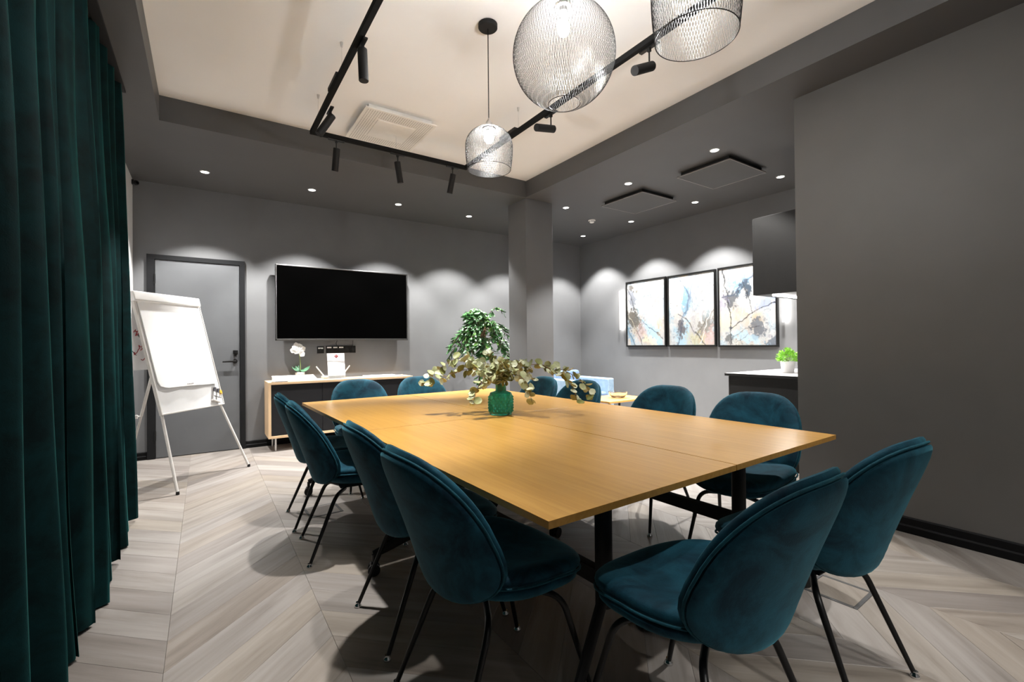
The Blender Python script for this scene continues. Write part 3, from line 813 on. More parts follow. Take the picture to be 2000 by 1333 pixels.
def socket(name, label, x0, x1, z0, z1, n):
    t = thing(name, label, 'wall socket', ((x0+x1)/2, 6.28, (z0+z1)/2)); W = x1-x0; H = z1-z0
    obj('plate', box(B(), (-W/2, -.012, -H/2), (W/2, 0, H/2), .003), M_BLACK, t)
    for i in range(n):
        cx = -W/2+W*(i+.5)/n; s = obj('outlet', lathe_y(cx, 0, -.008), M_BLACKM, t)
        if i < 3:
            obj('paper_label', box(B(), (cx-W/n*.36, -.0135, H/2-.028), (cx+W/n*.36, -.0115, H/2-.012)), M_PAPER, t)
def lathe_y(x, y, z):
    bm = B(); cyl(bm, (x, -.0118, z), (x, -.0145, z), .026, 20); cyl(bm, (x, -.0144, z+.003), (x, -.0155, z+.003), .006, 10); return bm
socket('wall_socket', 'single black socket plate left of the leaflet stand below the screen', 1.199, 1.283, 1.110, 1.195, 1)
socket('wall_socket', 'long black strip of sockets half behind the leaflet below the screen', 1.310, 1.684, 1.110, 1.203, 5)

# ------------------------------------------------------------------ ficus
fx, fy = 3.17, 5.58
fi = thing('potted_ficus', 'weeping fig tree with dense green leaves between screen and pillar', 'plant', (fx, fy, 0))
obj('pot', lathe(B(), [(.13, 0), (.16, .02), (.19, .30), (.185, .32), (.17, .31), (.165, .27), (.002, .26)], 28), M_CAB, fi)
bm = B(); lathe(bm, [(.164, .262), (.1, .275), (.002, .28)], 20); obj('soil', bm, M_SOIL, fi)
tr = B(); tube(tr, spline([(0, 0, .26), (.02, .0, .55), (.06, .01, .85), (.08, .0, 1.2), (.07, .0, 1.45)], 6), .020, 8)
tube(tr, spline([(.02, .02, .26), (.07, -.02, .6), (.04, .02, .9), (.10, .0, 1.25), (.13, .0, 1.5)], 6), .014, 8)
obj('trunk', tr, M_STEM, fi, smooth=60)
rf = random.Random(5); FL = []
for wd, ln, mt in ((.040, .098, M_LEAF), (.036, .088, M_LEAF), (.042, .100, M_LEAF2)):
    me = leaf_disc(wd, ln, .25, 4); me.materials.append(mt); me.name = 'leaf'; FL.append(me)
cnt = 0
TWIGS = B(); extra = B()
twigs = []
for q in range(60):
    a = rf.uniform(0, 2*PI); rad = .50*math.sqrt(rf.uniform(.15, 1)); z0 = rf.uniform(1.15, 1.55)
    tip = Vector((.07+rad*math.cos(a), min(.5, rad*math.sin(a)), 1.62-.42*(rad/.5)**2-rf.uniform(0, .38)))
    if q < 14: tip = Vector((.07+rf.uniform(-.26, .26), rf.uniform(-.3, .3), rf.uniform(1.52, 1.66)))
    if 14 <= q < 19: tip = Vector((-.02+rf.uniform(-.25, .2), rf.uniform(-.35, .1), rf.uniform(.60, .90)))
    base = Vector((.07, 0, min(1.45, z0)))
    mid = base.lerp(tip, .55)+Vector((0, 0, .14))
    pth = spline([base, mid, tip], 6); tube(TWIGS, pth, .0035, 5); twigs.append(pth)
obj('twigs', TWIGS, M_STEM, fi, smooth=60)
for pth in twigs:
    for s in range(17):
        f = .25+.75*(s+rf.random())/17; i = min(len(pth)-2, int(f*(len(pth)-1))); p = pth[i].lerp(pth[i+1], f*(len(pth)-1)-i)
        out = Vector((p.x-.07, p.y, 0)); out = out.normalized() if out.length > .01 else Vector((0, -1, 0))
        d = out*.5 + Vector((rf.gauss(0, .5), rf.gauss(0, .5), -.55+rf.gauss(0, .25)))
        m = orient(d, Vector((out.x*.6+rf.gauss(0, .4), out.y*.6-.2+rf.gauss(0, .4), .8))); m.translation = p
        if p.y < .05 and cnt < 290 and rf.random() < .50:
            lf = obj('leaf', FL[rf.choice((0, 0, 1, 1, 2))], None, fi); lf.matrix_local = m; cnt += 1
        else:
            t = bmesh.new(); t.from_mesh(FL[0]); t.transform(m); tm = bpy.data.meshes.new('t'); t.to_mesh(tm); t.free(); extra.from_mesh(tm); bpy.data.meshes.remove(tm)
o = obj('inner_leaves', extra, M_LEAF, fi, smooth=60); o['kind'] = 'stuff'

# ------------------------------------------------------------------ paintings
def noise2(h, w, res, seed):
    g = np.random.RandomState(seed); out = np.zeros((h, w)); amp = 1
    for o in range(5):
        r = res*2**o; a = g.rand(r+2, r+2); ys = np.linspace(0, r, h); xs_ = np.linspace(0, r, w)
        yi = ys.astype(int); xi = xs_.astype(int); fy_ = (ys-yi)[:, None]; fx_ = (xs_-xi)[None]
        fy_ = fy_*fy_*(3-2*fy_); fx_ = fx_*fx_*(3-2*fx_)
        out += amp*((a[yi][:, xi]*(1-fx_)+a[yi][:, xi+1]*fx_)*(1-fy_)+(a[yi+1][:, xi]*(1-fx_)+a[yi+1][:, xi+1]*fx_)*fy_); amp *= .55
    return (out-out.min())/(out.max()-out.min())
def paint(seed, blobs, strokes, h=190, w=140):
    img = np.ones((h, w, 3))*np.array((.58, .58, .57)); Y, X = np.mgrid[0:h, 0:w]; X = X/w; Y = Y/h
    n1, n2, n3 = noise2(h, w, 3, seed), noise2(h, w, 9, seed+1), noise2(h, w, 26, seed+2)
    n4, n5 = noise2(h, w, 5, seed+3), noise2(h, w, 14, seed+4)
    X = X + (n2-.5)*.07; Y = Y+(n1-.5)*.07
    def lay(img, m, col): m = np.clip(m, 0, 1)[..., None]; return img*(1-m)+np.array(col)*m
    img = lay(img, (n4-.52)*3.5*n5, (.36, .50, .60)); img = lay(img, (n1-.58)*3*n3, (.60, .50, .36)); img = lay(img, (n2-.60)*3*n5, (.42, .40, .44))
    img = lay(img, np.where((n3 > .70) & (n4 > .52), .45, 0), (.22, .24, .27)); img = lay(img, np.where((n5 > .64), .5, 0), (.70, .70, .69))
    for (cx, cy, rx, ry, rot, col, st) in blobs:
        c, s = math.cos(rot), math.sin(rot); u = ((X-cx)*c+(Y-cy)*s)/rx; v = (-(X-cx)*s+(Y-cy)*c)/ry
        m = np.clip(1.3-np.sqrt(u*u+v*v)-(n3-.5)*2.2-(n2-.5)*1.0, 0, 1); m = np.clip(m*2.2, 0, 1)*st
        img = img*(1-m[..., None])+np.array(col)*m[..., None]
    for (pts, wd, col, st) in strokes:
        d = np.full((h, w), 9.0)
        for (x0, y0), (x1, y1) in zip(pts[:-1], pts[1:]):
            L2 = (x1-x0)**2+(y1-y0)**2; t = np.clip(((X-x0)*(x1-x0)+(Y-y0)*(y1-y0))/L2, 0, 1)
            d = np.minimum(d, np.hypot(X-x0-t*(x1-x0), (Y-y0-t*(y1-y0))*1.35))
        m = np.clip(1.4-d/(wd*(.35+1.3*n3)), 0, 1)*st*np.clip(1.7-n2*1.3, .15, 1)
        m = np.clip(m, 0, 1); img = img*(1-m[..., None])+np.array(col)*m[..., None]
    return img
BLU, LBL, DKB, BRN, PNK, CRM, BLK = (.26, .42, .55), (.48, .64, .74), (.10, .13, .19), (.16, .14, .11), (.62, .48, .46), (.78, .70, .52), (.035, .04, .05)
ART = [
 paint(1, [(.45, .36, .14, .18, .3, LBL, .8), (.12, .22, .07, .2, -.25, (.2, .22, .27), .75), (.2, .60, .22, .13, .7, BRN, .85), (.72, .86, .34, .10, .75, LBL, .9), (.08, .85, .2, .05, .9, BLU, .8),
       (.38, .80, .12, .10, .3, PNK, .6), (.12, .08, .13, .04, .3, BRN, .7), (.88, .18, .06, .1, 0, (.5, .5, .48), .5), (.62, .94, .16, .06, .2, CRM, .6)],
    [([(.02, .1), (.15, .3), (.25, .55), (.5, .66), (.95, .9)], .010, BLK, .6), ([(.02, .55), (.3, .82), (.42, 1)], .012, BRN, .7), ([(.5, .6), (.27, .84)], .010, (.3, .3, .3), .6), ([(0, .72), (.2, 1)], .012, BRN, .6), ([(.03, .5), (.25, .78)], .006, (.8, .75, .6), .9)]),
 paint(5, [(.17, .37, .16, .10, .3, LBL, .8), (.40, .38, .07, .22, .12, BLU, .85), (.30, .84, .12, .24, .3, LBL, .9), (.28, .74, .07, .11, .25, (.16, .12, .12), .8), (.82, .74, .28, .11, -.8, BRN, .6), (.9, .9, .2, .12, -.5, PNK, .7),
       (.62, .93, .16, .10, .2, (.62, .6, .42), .6), (.9, .3, .08, .3, .2, LBL, .35), (.5, .15, .05, .2, .1, (.35, .38, .42), .6)],
    [([(.27, .08), (.45, .28), (.42, .50), (.32, .62), (.20, 1)], .014, DKB, .7), ([(.62, 0), (.48, .28), (.36, .60)], .016, (.22, .28, .36), .7), ([(.22, .56), (.38, .62), (.6, .82), (.8, 1)], .010, BLK, .7), ([(.98, .5), (.62, .85)], .012, BRN, .6), ([(.78, .02), (.58, .45), (.5, .6)], .006, (.4, .42, .45), .7), ([(.95, .45), (.7, .95)], .008, (.9, .88, .85), .8)]),
 paint(9, [(.45, .22, .16, .09, -.3, BLU, .8), (.5, .27, .10, .08, .2, (.05, .07, .10), .85), (.22, .42, .12, .09, .2, (.08, .09, .11), .75), (.68, .80, .11, .10, .4, (.12, .14, .18), .75), (.95, .95, .16, .06, -.5, (.14, .17, .22), .8),
       (.5, .92, .22, .06, .2, LBL, .7), (.12, .7, .14, .12, 0, CRM, .6), (.85, .45, .18, .06, -.5, (.38, .44, .62), .7), (.06, .45, .08, .08, 0, (.42, .4, .52), .5), (.17, .92, .05, .06, 0, BLK, .6), (.35, .1, .1, .06, .6, (.5, .55, .65), .5)],
    [([(.05, 0), (.13, .3), (.20, .6), (.22, 1)], .010, BLK, .85), ([(.05, .36), (.25, .35), (.45, .22), (.9, 0)], .014, DKB, .8), ([(.2, .80), (.5, .66), (.8, .52), (1, .44)], .008, BLK, .9), ([(.25, .9), (.5, .80), (.7, .78)], .006, BLK, .6), ([(.44, .2), (.55, .45), (.6, .62)], .007, BLK, .8), ([(.3, .98), (.6, .84)], .005, BLK, .6)]),
]
def painting(i, y0, y1, z0, z1, label):
    W, H = y0-y1, z1-z0
    t = thing('framed_painting', label, 'painting', (XF, (y0+y1)/2, (z0+z1)/2), -PI/2, 'three abstract canvases in black frames')
    # local: x runs to the right as seen, y points into the wall
    img = ART[i]; h, wd, _ = img.shape
    bm = B()
    fd = -.042
    for lo, hi in (((-W/2, fd, H/2-.022), (W/2, -.001, H/2)), ((-W/2, fd, -H/2), (W/2, -.001, -H/2+.022)), ((-W/2, fd, -H/2+.022), (-W/2+.022, -.001, H/2-.022)), ((W/2-.022, fd, -H/2+.022), (W/2, -.001, H/2-.022))): box(bm, lo, hi, .002)
    obj('frame', bm, M_BLACK, t)
    xs_ = np.linspace(-W/2+.02, W/2-.02, wd); zs = np.linspace(H/2-.02, -H/2+.02, h)
    vv = np.zeros((h*wd, 3)); vv[:, 0] = np.tile(xs_, h); vv[:, 2] = np.repeat(zs, wd); vv[:, 1] = -.03
    idx = np.arange(h*wd).reshape(h, wd); f = np.stack([idx[:-1, :-1], idx[1:, :-1], idx[1:, 1:], idx[:-1, 1:]], -1).reshape(-1, 4)
    me = bpy.data.meshes.new('canvas'); me.from_pydata(vv.tolist(), [], f.tolist())
    ca = me.color_attributes.new('Col', 'FLOAT_COLOR', 'POINT')
    rgba = np.ones((h*wd, 4), np.float32); rgba[:, :3] = np.clip(img.reshape(-1, 3), 0, 1)**1.3*.74; ca.data.foreach_set('color', rgba.ravel())
    obj('canvas', me, M_ART, t)
painting(0, 5.151, 4.380, 1.145, 2.195, 'left abstract canvas in black frame, brown and pale blue diagonal strokes')
painting(1, 4.346, 3.574, 1.145, 2.190, 'middle abstract canvas in black frame, blue streak running down its centre')
painting(2, 3.542, 2.772, 1.140, 2.195, 'right abstract canvas in black frame crossed by black lines, partly behind the wall cupboard')
def wall_light(y, z0, z1, label):
    t = thing('wall_light', label, 'wall light', (XF, y, (z0+z1)/2)); h = (z1-z0)/2
    obj('bar', box(B(), (-.060, -.014, -h), (-.048, .014, h), .002), M_SILVER, t)
    obj('led_strip', box(B(), (-.0475, -.010, -h+.01), (-.044, .010, h-.01)), M_LEDW, t)
    for z in (-h*.5, h*.5): obj('standoff', box(B(), (-.0435, -.006, z-.01), (0, .006, z+.01)), M_STEEL, t)
wall_light(5.262, 1.42, 2.065, 'slim vertical backlit bar lamp left of the paintings')
wall_light(2.700, 1.43, 2.065, 'slim vertical backlit bar lamp right of the paintings, under the wall cupboard')

# ------------------------------------------------------------------ kitchen
kc = thing('kitchen_base_unit', 'black kitchen base cabinets standing beyond the end of the right wall', 'cabinet', (4.46, 2.36, 0))
obj('carcass', box(B(), (0, -.405, .08), (1.285, .28, .858), .002), M_CAB, kc)
obj('plinth', box(B(), (.02, -.405, 0), (1.285, .22, .08)), M_BLACKM, kc)
for i in range(2): obj('door', box(B(), (.004+.642*i, .2805, .085), (.638+.642*i, .30, .855), .002), M_CAB, kc)
tag(obj('worktop', box(B(), (4.44, 1.952, .858), (5.748, 2.685, .884), .002), [M_STONE]), 'pale speckled worktop with black edge on the kitchen base cabinets', 'worktop')
bm = box(B(), (4.4385, 1.952, .858), (4.4405, 2.687, .8835)); box(bm, (4.4385, 2.6845, .858), (5.748, 2.687, .8835))
o = obj('worktop_edge', bm, M_CAB, bpy.data.objects['worktop'])
ku = thing('wall_cupboard', 'matt black kitchen wall cupboard with lit underside, over the worktop', 'cabinet', (4.44, 2.02, 1.652))
obj('carcass', box(B(), (0, -.068, 0), (1.30, .345, .748), .002), M_CAB, ku)
for i in range(2): obj('door', box(B(), (.003+.65*i, .346, .003), (.647+.65*i, .364, .745), .002), M_CAB, ku)
obj('light_strip', box(B(), (.10, .20, -.010), (1.25, .23, -.0005)), M_LED, ku)
pp = thing('potted_herb', 'bright green bushy plant in white ribbed pot on the kitchen worktop', 'plant', (4.93, 2.30, .884))
pot = [(.052, 0)]+[(.054+.012*z/.1+(.0015 if int(z*100) % 2 else 0), z) for z in np.linspace(.004, .115, 14)]+[(.064, .118), (.060, .112), (.002, .108)]
obj('pot', lathe(B(), pot, 28), M_CERAM, pp)
bm = B(); rg = random.Random(8); gl = leaf_disc(.012, .026, .2, 3)
for q in range(420):
    a = rg.uniform(0, 2*PI); e = math.acos(rg.uniform(-.1, 1)); d = Vector((math.sin(e)*math.cos(a), math.sin(e)*math.sin(a), math.cos(e)))
    p = Vector((0, 0, .125)) + Vector((d.x*.095, d.y*.095, d.z*.115))*rg.uniform(.55, 1)
    m = orient(d+Vector((rg.gauss(0, .4), rg.gauss(0, .4), .2)), Vector((rg.gauss(0, 1), rg.gauss(0, 1), 1))); m.translation = p
    t = bmesh.new(); t.from_mesh(gl); t.transform(m); tm = bpy.data.meshes.new('t'); t.to_mesh(tm); t.free(); bm.from_mesh(tm); bpy.data.meshes.remove(tm)
o = obj('foliage', bm, M_GRASS, pp, smooth=60); o['kind'] = 'stuff'
sts = B()
for q in range(30):
    a = rg.uniform(0, 2*PI); r_ = rg.uniform(.02, .07); tube(sts, [(0, 0, .10), (r_*.5*math.cos(a), r_*.5*math.sin(a), .15), (r_*math.cos(a), r_*math.sin(a), .19)], .0012, 4)
obj('stems', sts, M_GSTEM, pp)['kind'] = 'stuff'

# ------------------------------------------------------------------ lounge: armchair, low table, bowl
ac = thing('armchair', 'pale blue fabric armchair in the far corner under the paintings', 'armchair', (4.93, 5.50, 0), R(0))
obj('seat_base', box(B(), (-.36, -.40, .14), (.36, .36, .34), .03, 3), M_BLUEB, ac)
obj('seat_cushion', box(B(), (-.29, -.40, .34), (.29, .26, .45), .04, 3), M_BLUEB, ac)
obj('backrest', box(B(), (-.36, .26, .20), (.36, .42, .76), .05, 3, Matrix.Rotation(R(-8), 3, 'X')), M_BLUEB, ac)
for s in (-1, 1): obj('armrest', box(B(), (s*.355-.065, -.42, .13), (s*.355+.065, .40, .655), .022, 3), M_BLUEF, ac)
for sx in (-1, 1):
    for sy in (-1, 1):
        bm = B(); cyl(bm, (sx*.30, sy*.32, 0), (sx*.29, sy*.30, .15), .014, 12, .02); obj('leg', bm, M_BLACK, ac)
lt = thing('side_table', 'low wooden side table with glass bowl beside the pale blue armchair', 'table', (4.36, 4.14, 0))
obj('tabletop', box(B(), (-.36, -.26, .478), (.36, .26, .503), .004), M_LOW, lt)
for sx in (-1, 1):
    for sy in (-1, 1):
        bm = B(); cyl(bm, (sx*.30, sy*.20, 0), (sx*.28, sy*.18, .478), .012, 12, .016); obj('leg', bm, M_BLACK, lt)
bw = lathe(B(), [(.05, 0), (.085, .012), (.115, .055), (.122, .085), (.119, .085), (.111, .055), (.080, .017), (.002, .008)], 32, cap1=False)
tag(obj('bowl', bw, M_CLEAR, None, (4.38, 4.10, .5035), smooth=60), 'clear glass bowl on the low wooden side table', 'bowl')

# ------------------------------------------------------------------ floor boxes
for x, y, lab in ((.715, 3.565, 'square floor socket lid under the third chair on the left'), (2.52, .965, 'square floor socket lid beside the front chair near the right wall')):
    t = thing('floor_box', lab, 'floor socket', (x, y, 0), R(2))
    bm = B()
    for lo, hi in (((-.115, -.115, .0), (.115, -.098, .003)), ((-.115, .098, 0), (.115, .115, .003)), ((-.115, -.098, 0), (-.098, .098, .003)), ((.098, -.098, 0), (.115, .098, .003))): box(bm, lo, hi, .001)
    obj('rim', bm, M_DGREY, t); obj('lid', box(B(), (-.097, -.097, 0), (.097, .097, .0022), .0008), M_PLANKA, t)

# ------------------------------------------------------------------ ceiling: track, spotlights
TXL, TXR, TYF, TZR = .757, 2.205, 4.095, 3.0
tk = thing('lighting_track', 'black U-shaped lighting track hung on thin wires below the white ceiling', 'lighting track', (0, 0, 0))
def rail(a, b):
    a, b = Vector(a), Vector(b); h = .017
    bm = B(); lo = Vector((min(a.x, b.x)-h, min(a.y, b.y)-h, TZR-.018)); hi = Vector((max(a.x, b.x)+h, max(a.y, b.y)+h, TZR+.018))
    box(bm, lo, hi, .003)
    return bm
r1 = obj('rail', rail((TXL, -.9, 0), (TXL, TYF-.036, 0)), M_RAIL, tk)
r2 = obj('rail', rail((TXL, TYF, 0), (TXR, TYF, 0)), M_RAIL, tk)
r3 = obj('rail', rail((TXR, -.9, 0), (TXR, TYF-.036, 0)), M_RAIL, tk)
for r_, x, y0, y1 in ((r1, TXL, 3.18, 3.42), (r1, TXL, 2.05, 2.3), (r3, TXR, 3.18, 3.42)):
    obj('feed_box', box(B(), (x-.021, y0, TZR+.016), (x+.021, y1, TZR+.045), .004), M_BLACKM, r_)
for x, y in ((TXL, 3.10), (TXL, 3.85), (TXR, 3.15), (TXR, 1.1), (TXL, 1.2), (1.48, TYF)):
    bm = B(); cyl(bm, (x, y, TZR+.018), (x, y, ZH-.012), .0012, 5); lathe(bm, [(.007, ZH-.030), (.009, ZH-.012), (.010, ZH-.001)], 12, (x, y, 0)); obj('suspension_wire', bm, M_STEEL, tk)
GR = 'cylinder spotlights on the track'
def head(x, y, d, label, length=.19, ext=.065, light=True, energy=1.0, size=50, blend=.5):
    t = thing('track_spotlight', label, 'spotlight', (x, y, TZR-.019), 0, GR); d = Vector(d).normalized()
    along = Vector((0, 1, 0)) if abs(y-TYF) > .05 else Vector((1, 0, 0))
    bm = B(); lo = -along*.055-Vector((.013, .013, .012)); hi = along*.055+Vector((.013, .013, 0)); box(bm, lo, hi, .003); obj('adapter', bm, M_BLACK, t)
    piv = Vector((0, 0, -ext)); bm = B(); cyl(bm, (0, 0, -.008), piv, .005, 8); box(bm, (-.010, -.010, -.030), (.010, .010, -.008), .003); obj('stem', bm, M_BLACK, t)
    r_ = .028; a = piv - d*.03; b_ = a + d*length
    bm = B(); fr_ = frames([a, b_])
    path = [a, a+d*.002, b_-d*.002, b_, b_-d*.001, b_-d*.03]; tube(bm, path, [r_-.003, r_, r_, r_-.001, r_-.004, r_-.005], 24)
    tb = obj('lamp_tube', bm, M_BLACKM, t, smooth=50)
    bm = B(); cyl(bm, b_-d*.0295, b_-d*.028, r_-.006, 20); obj('lens', bm, M_GREYT, tb)
    if light:
        o = spot(Vector((x, y, TZR-.019))+b_+d*.004, d, E_HEAD*energy, size, blend); return o
head(TXL+.02, 2.70, (.03, -.03, -1), 'black track spotlight pointing straight down, left arm of the track', energy=1.3, size=62)
head(TXL+.035, 3.60, (-.50, .06, -.85), 'black track spotlight tilted towards the curtain, near the track corner', energy=1.0)
head(.95, TYF, (-.02, .30, -.95), 'black track spotlight on the far bar, nearest the track corner', ext=.105, energy=.8)
head(1.495, TYF, (.20, .12, -.97), 'black track spotlight on the far bar, middle one', ext=.105, energy=.8)
head(2.06, TYF, (-.08, .28, -.95), 'black track spotlight on the far bar, beside the small mesh pendant', ext=.105, energy=.8)
head(TXR+.02, 2.74, (-.97, -.10, -.22), 'black track spotlight lying nearly level, below the round mesh pendant', ext=.12, energy=.5)
head(TXR+.02, 1.80, (-.86, -.05, -.45), 'black track spotlight tilted left, beside the nearest mesh pendant', ext=.12, energy=.6)

head(TXL+.02, 1.80, (-.28, -.02, -1), 'added unseen fill spotlight on the left arm of the track, over the left chairs', energy=.45, size=56, blend=.6)  # added out of view to lift the dark floor left of the tables
head(TXL+.02, .90, (-.30, -.06, -1), 'added unseen fill spotlight on the left arm above the nearest left chair', energy=.4, size=56, blend=.6)  # also added out of view, brightens the near left floor and chair
head(TXR, .35, (-.05, .40, -.9), 'added unseen fill spotlight on the right arm, aimed at the near chairs', energy=.5, size=66, blend=.6)  # added lamp, lights the near chair backs from the viewer's side
# pendants
def mesh_shade(prof, N_, seg, twist, rw):
    """two families of crossing helical wires over a profile r(f), z(f)"""
    V, F = [], []
    for sgn in (1, -1):
        for k in range(N_):
            base = len(V); a0 = 2*PI*k/N_
            for i in range(seg+1):
                f = i/seg; r_, z = prof(f); a = a0+sgn*twist*f
                rd = Vector((math.cos(a), math.sin(a), 0)); tg = Vector((-math.sin(a), math.cos(a), 0)); c = rd*r_+Vector((0, 0, z))
                V += [c+rd*rw, c-rd*rw*.5+tg*rw*.87, c-rd*rw*.5-tg*rw*.87]
            for i in range(seg):
                for q in range(3):
                    F.append((base+i*3+q, base+i*3+(q+1) % 3, base+(i+1)*3+(q+1) % 3, base+(i+1)*3+q))
    me = bpy.data.meshes.new('mesh_shade'); me.from_pydata([tuple(v) for v in V], [], F); return me
def pendant(y, zc, label, prof, N_, seg, twist, rings, ztop, bulb_z, rw=.0007, wire=None):
    x = 1.476; M = wire or M_WIRE
    t = thing('pendant_lamp', label, 'pendant lamp', (x, y, ZH), 0, 'wire mesh pendant lamps'); o = -ZH
    obj('canopy', lathe(B(), [(.060, o+ZH-.001), (.060, o+ZH-.022), (.055, o+ZH-.027), (.006, o+ZH-.029)], 28), M_BLACKM, t)
    bm = B(); cyl(bm, (0, 0, o+ZH-.028), (0, 0, o+ztop+.055), .0032, 8); obj('cord', bm, M_BLACK, t)
    sk = obj('socket', lathe(B(), [(.004, o+ztop+.062), (.009, o+ztop+.050), (.012, o+ztop+.045), (.021, o+ztop+.030), (.023, o+ztop+.005), (.038, o+ztop-.004), (.040, o+ztop-.010), (.020, o+ztop-.012), (.018, o+ztop-.03)], 24), M_STEEL, t)
    lp = [(.003, bulb_z-.034), (.018, bulb_z-.030), (.028, bulb_z-.016), (.031, bulb_z), (.028, bulb_z+.018), (.018, bulb_z+.038), (.013, bulb_z+.052), (.013, ztop-.031)]
    obj('bulb', lathe(B(), [(r_, o+z) for r_, z in lp], 20), M_BULB, t)
    me = mesh_shade(lambda f: (prof(f)[0], o+prof(f)[1]), N_, seg, twist, rw); sh = obj('mesh_shade', me, M, t); sh['kind'] = 'stuff'
    bm = B()
    for f in rings:
        r_, z = prof(f); tube(bm, [(r_*math.cos(a), r_*math.sin(a), o+z) for a in np.linspace(0, 2*PI, 49)[:-1]], .0018, 6, closed=True)
    obj('shade_ring', bm, M_BLACK, t)
    return t
def bell(r, zt, zb, rb):
    def p(f):
        a = f
        if a < .42:
            q = a/.42*PI/2; return (.030+(r-.030)*math.sin(q), zt-(zt-zb)*.42*(1-math.cos(q))*1.05)
        q = (a-.42)/.58; z1 = zt-(zt-zb)*.42*1.05
        return (r-(r-rb)*q**2.2, z1+(zb-z1)*q)
    return p
def globe(r, zc, t0, t1):
    def p(f):
        a = t0+(t1-t0)*f; return (r*math.sin(a), zc+r*math.cos(a))
    return p
pendant(2.430, 2.45, 'small bell-shaped wire mesh pendant lamp, farthest of the hanging lamps', bell(.147, 2.548, 2.290, .134), 84, 26, .62, (.999,), 2.551, 2.492)
pendant(1.712, 2.62, 'large round wire mesh pendant lamp hanging over the table middle', globe(.251, 2.622, .16, PI-.31), 118, 40, .62, (.999,), 2.87, 2.755)
pendant(.985, 2.50, 'wide wire mesh pendant lamp cut off by the top of the picture', bell(.155, 2.66, 2.302, .142), 90, 26, .62, (.999,), 2.662, 2.60)

# downlights
GD = 'recessed ceiling downlights'
def down(x, y, label, energy=1.0, tilt=(0, 0, -1), size=96, color=COOL):
    t = thing('downlight', label, 'downlight', (x, y, ZC), 0, GD)
    bm = B(); lathe(bm, [(.044, -.0005), (.044, -.004), (.036, -.006), (.033, -.002), (.033, -.0005)], 28, cap0=False, cap1=False); obj('trim_ring', bm, M_PLWHITE, t)
    bm = B(); lathe(bm, [(.033, -.0004), (.033, -.0030), (.001, -.0034)], 24, cap0=True); obj('lens', bm, M_DOWN, t)
    spot((x, y, ZC-.010), tilt, E_DOWN*energy, size, .38, color, .03)
ys_ = 5.62
down(.009, ys_, 'round white downlight in the dark ceiling above the door')
down(1.030, ys_, 'round white downlight in the dark ceiling above the left half of the screen')
down(2.055, ys_, 'round white downlight in the dark ceiling above the right half of the screen')
down(3.075, ys_, 'round white downlight in the dark ceiling just left of the pillar')
down(4.100, ys_, 'round downlight in the dark ceiling hidden behind the pillar')
down(3.965, 2.47, 'round downlight nearest the beam, first of the left kitchen row')
down(3.965, 3.52, 'round downlight between the beam and the far dark ceiling panel')
down(3.965, 4.59, 'round downlight just right of the pillar top')
down(5.215, 2.48, 'round downlight nearest the end of the right wall, above the wall cupboard')
down(5.220, 3.53, 'round downlight above the middle and right paintings')
down(5.235, 4.60, 'round downlight above the left painting')
down(5.250, 5.65, 'round downlight in the far corner of the lounge ceiling')

for k_, x_ in enumerate((.01, 1.03, 2.05, 3.07)): down(x_, -1.6, 'added unseen fill downlight behind the viewer, %s from the curtain' % ('first', 'second', 'third', 'fourth')[k_], .5)  # added unseen row, fill light for the near chairs and floor
# ceiling panels, vent, detector, camera
def panel(x0, x1, y0, y1, label):
    t = thing('ceiling_panel', label, 'ceiling panel', ((x0+x1)/2, (y0+y1)/2, ZC), 0, 'dark square panels under the lounge ceiling'); a, b = (x1-x0)/2, (y1-y0)/2
    obj('face_plate', box(B(), (-a, -b, -.050), (a, b, -.042), .002), M_PANEL, t)
    obj('housing', box(B(), (-a+.03, -b+.03, -.042), (a-.03, b-.03, -.0005), .003), M_PANELE, t)
    bm = B()
    for lo, hi in (((-a, -b, -.0505), (a, -b+.006, -.0415)), ((-a, b-.006, -.0505), (a, b, -.0415)), ((-a, -b, -.0505), (-a+.006, b, -.0415)), ((a-.006, -b, -.0505), (a, b, -.0415))): box(bm, lo, hi)
    obj('edge_trim', bm, M_GREYT, t)
panel(4.165, 4.825, 2.435, 3.030, 'dark speckled square ceiling panel nearest the viewer in the lounge')
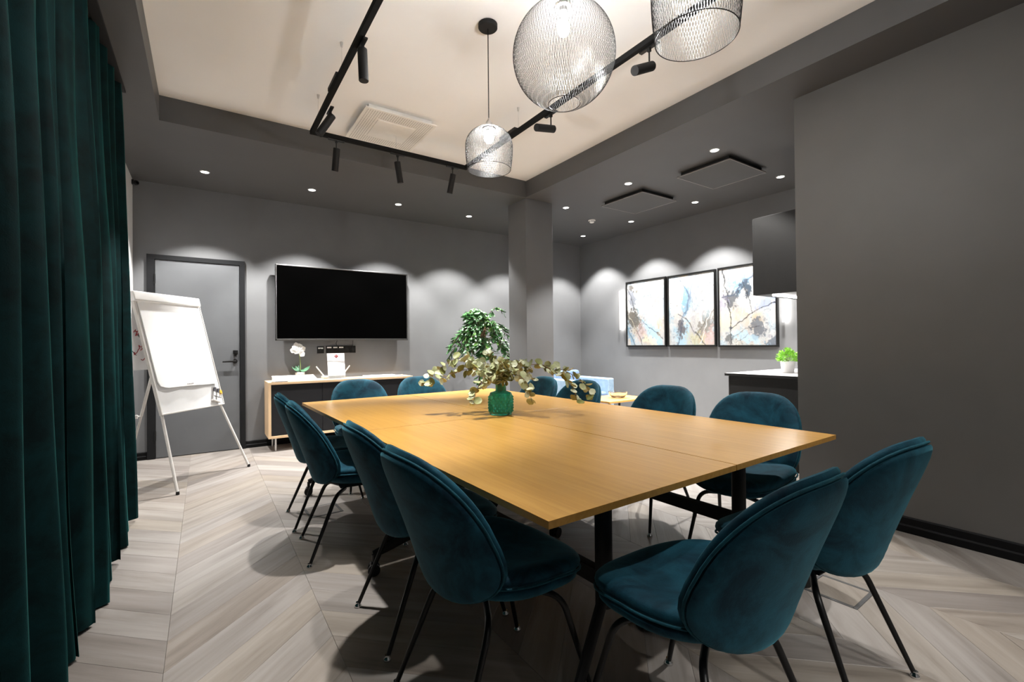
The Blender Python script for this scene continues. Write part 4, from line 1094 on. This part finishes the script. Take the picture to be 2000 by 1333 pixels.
panel(4.21, 4.84, 3.525, 4.185, 'dark speckled square ceiling panel farther back in the lounge, before the pillar')
vn = thing('ceiling_vent', 'white square air vent with perforated border on the white ceiling', 'ceiling vent', (1.41, 4.05, ZH))
obj('neck', box(B(), (-.28, -.29, -.040), (.28, .29, -.0005), .003), M_VENTW, vn)
obj('face_plate', box(B(), (-.315, -.325, -.052), (.315, .325, -.040), .003), M_VENTW, vn)
obj('centre_plate', box(B(), (-.165, -.17, -.058), (.165, .17, -.052), .002), M_VENTW, vn)
bm = B()
for i in range(30):
    for j in range(31):
        x, y = -.285+i*.57/29, -.295+j*.59/30
        if abs(x) < .18 and abs(y) < .185: continue
        a = [bm.verts.new((x+.0055*math.cos(q*PI/3), y+.0055*math.sin(q*PI/3), -.0523)) for q in range(6)]; bm.faces.new(a[::-1])
o = obj('perforation', bm, M_HOLES, vn, smooth=0); o['kind'] = 'stuff'
sd = thing('smoke_detector', 'small white smoke detector on the dark lounge ceiling', 'smoke detector', (4.684, 4.852, ZC))
obj('base', lathe(B(), [(.050, -.0005), (.052, -.012), (.048, -.018), (.002, -.018)], 24), M_PLWHITE, sd)
obj('sensor_dome', lathe(B(), [(.036, -.018), (.036, -.030), (.026, -.042), (.002, -.046)], 24), M_PLWHITE, sd)
bm = B()
for q in range(8):
    a = q*PI/4; box(bm, (.0355*math.cos(a)-.006, .0355*math.sin(a)-.006, -.029), (.0355*math.cos(a)+.006, .0355*math.sin(a)+.006, -.021))
obj('sensor_slot', bm, M_BLACK, sd)
cm = thing('security_camera', 'tiny black camera high in the corner beside the curtain', 'camera', (-.600, 6.20, 2.945))
obj('mount', box(B(), (-.029, -.02, -.02), (-.010, .02, .03), .004), M_BLACK, cm)
bm = B(); bmesh.ops.create_icosphere(bm, subdivisions=3, radius=.026); obj('ball_body', bm, M_BLACK, cm, (.008, -.01, 0))
bm = B(); cyl(bm, (.018, -.030, -.006), (.024, -.042, -.010), .010, 14); obj('lens', bm, M_SCREEN, cm)
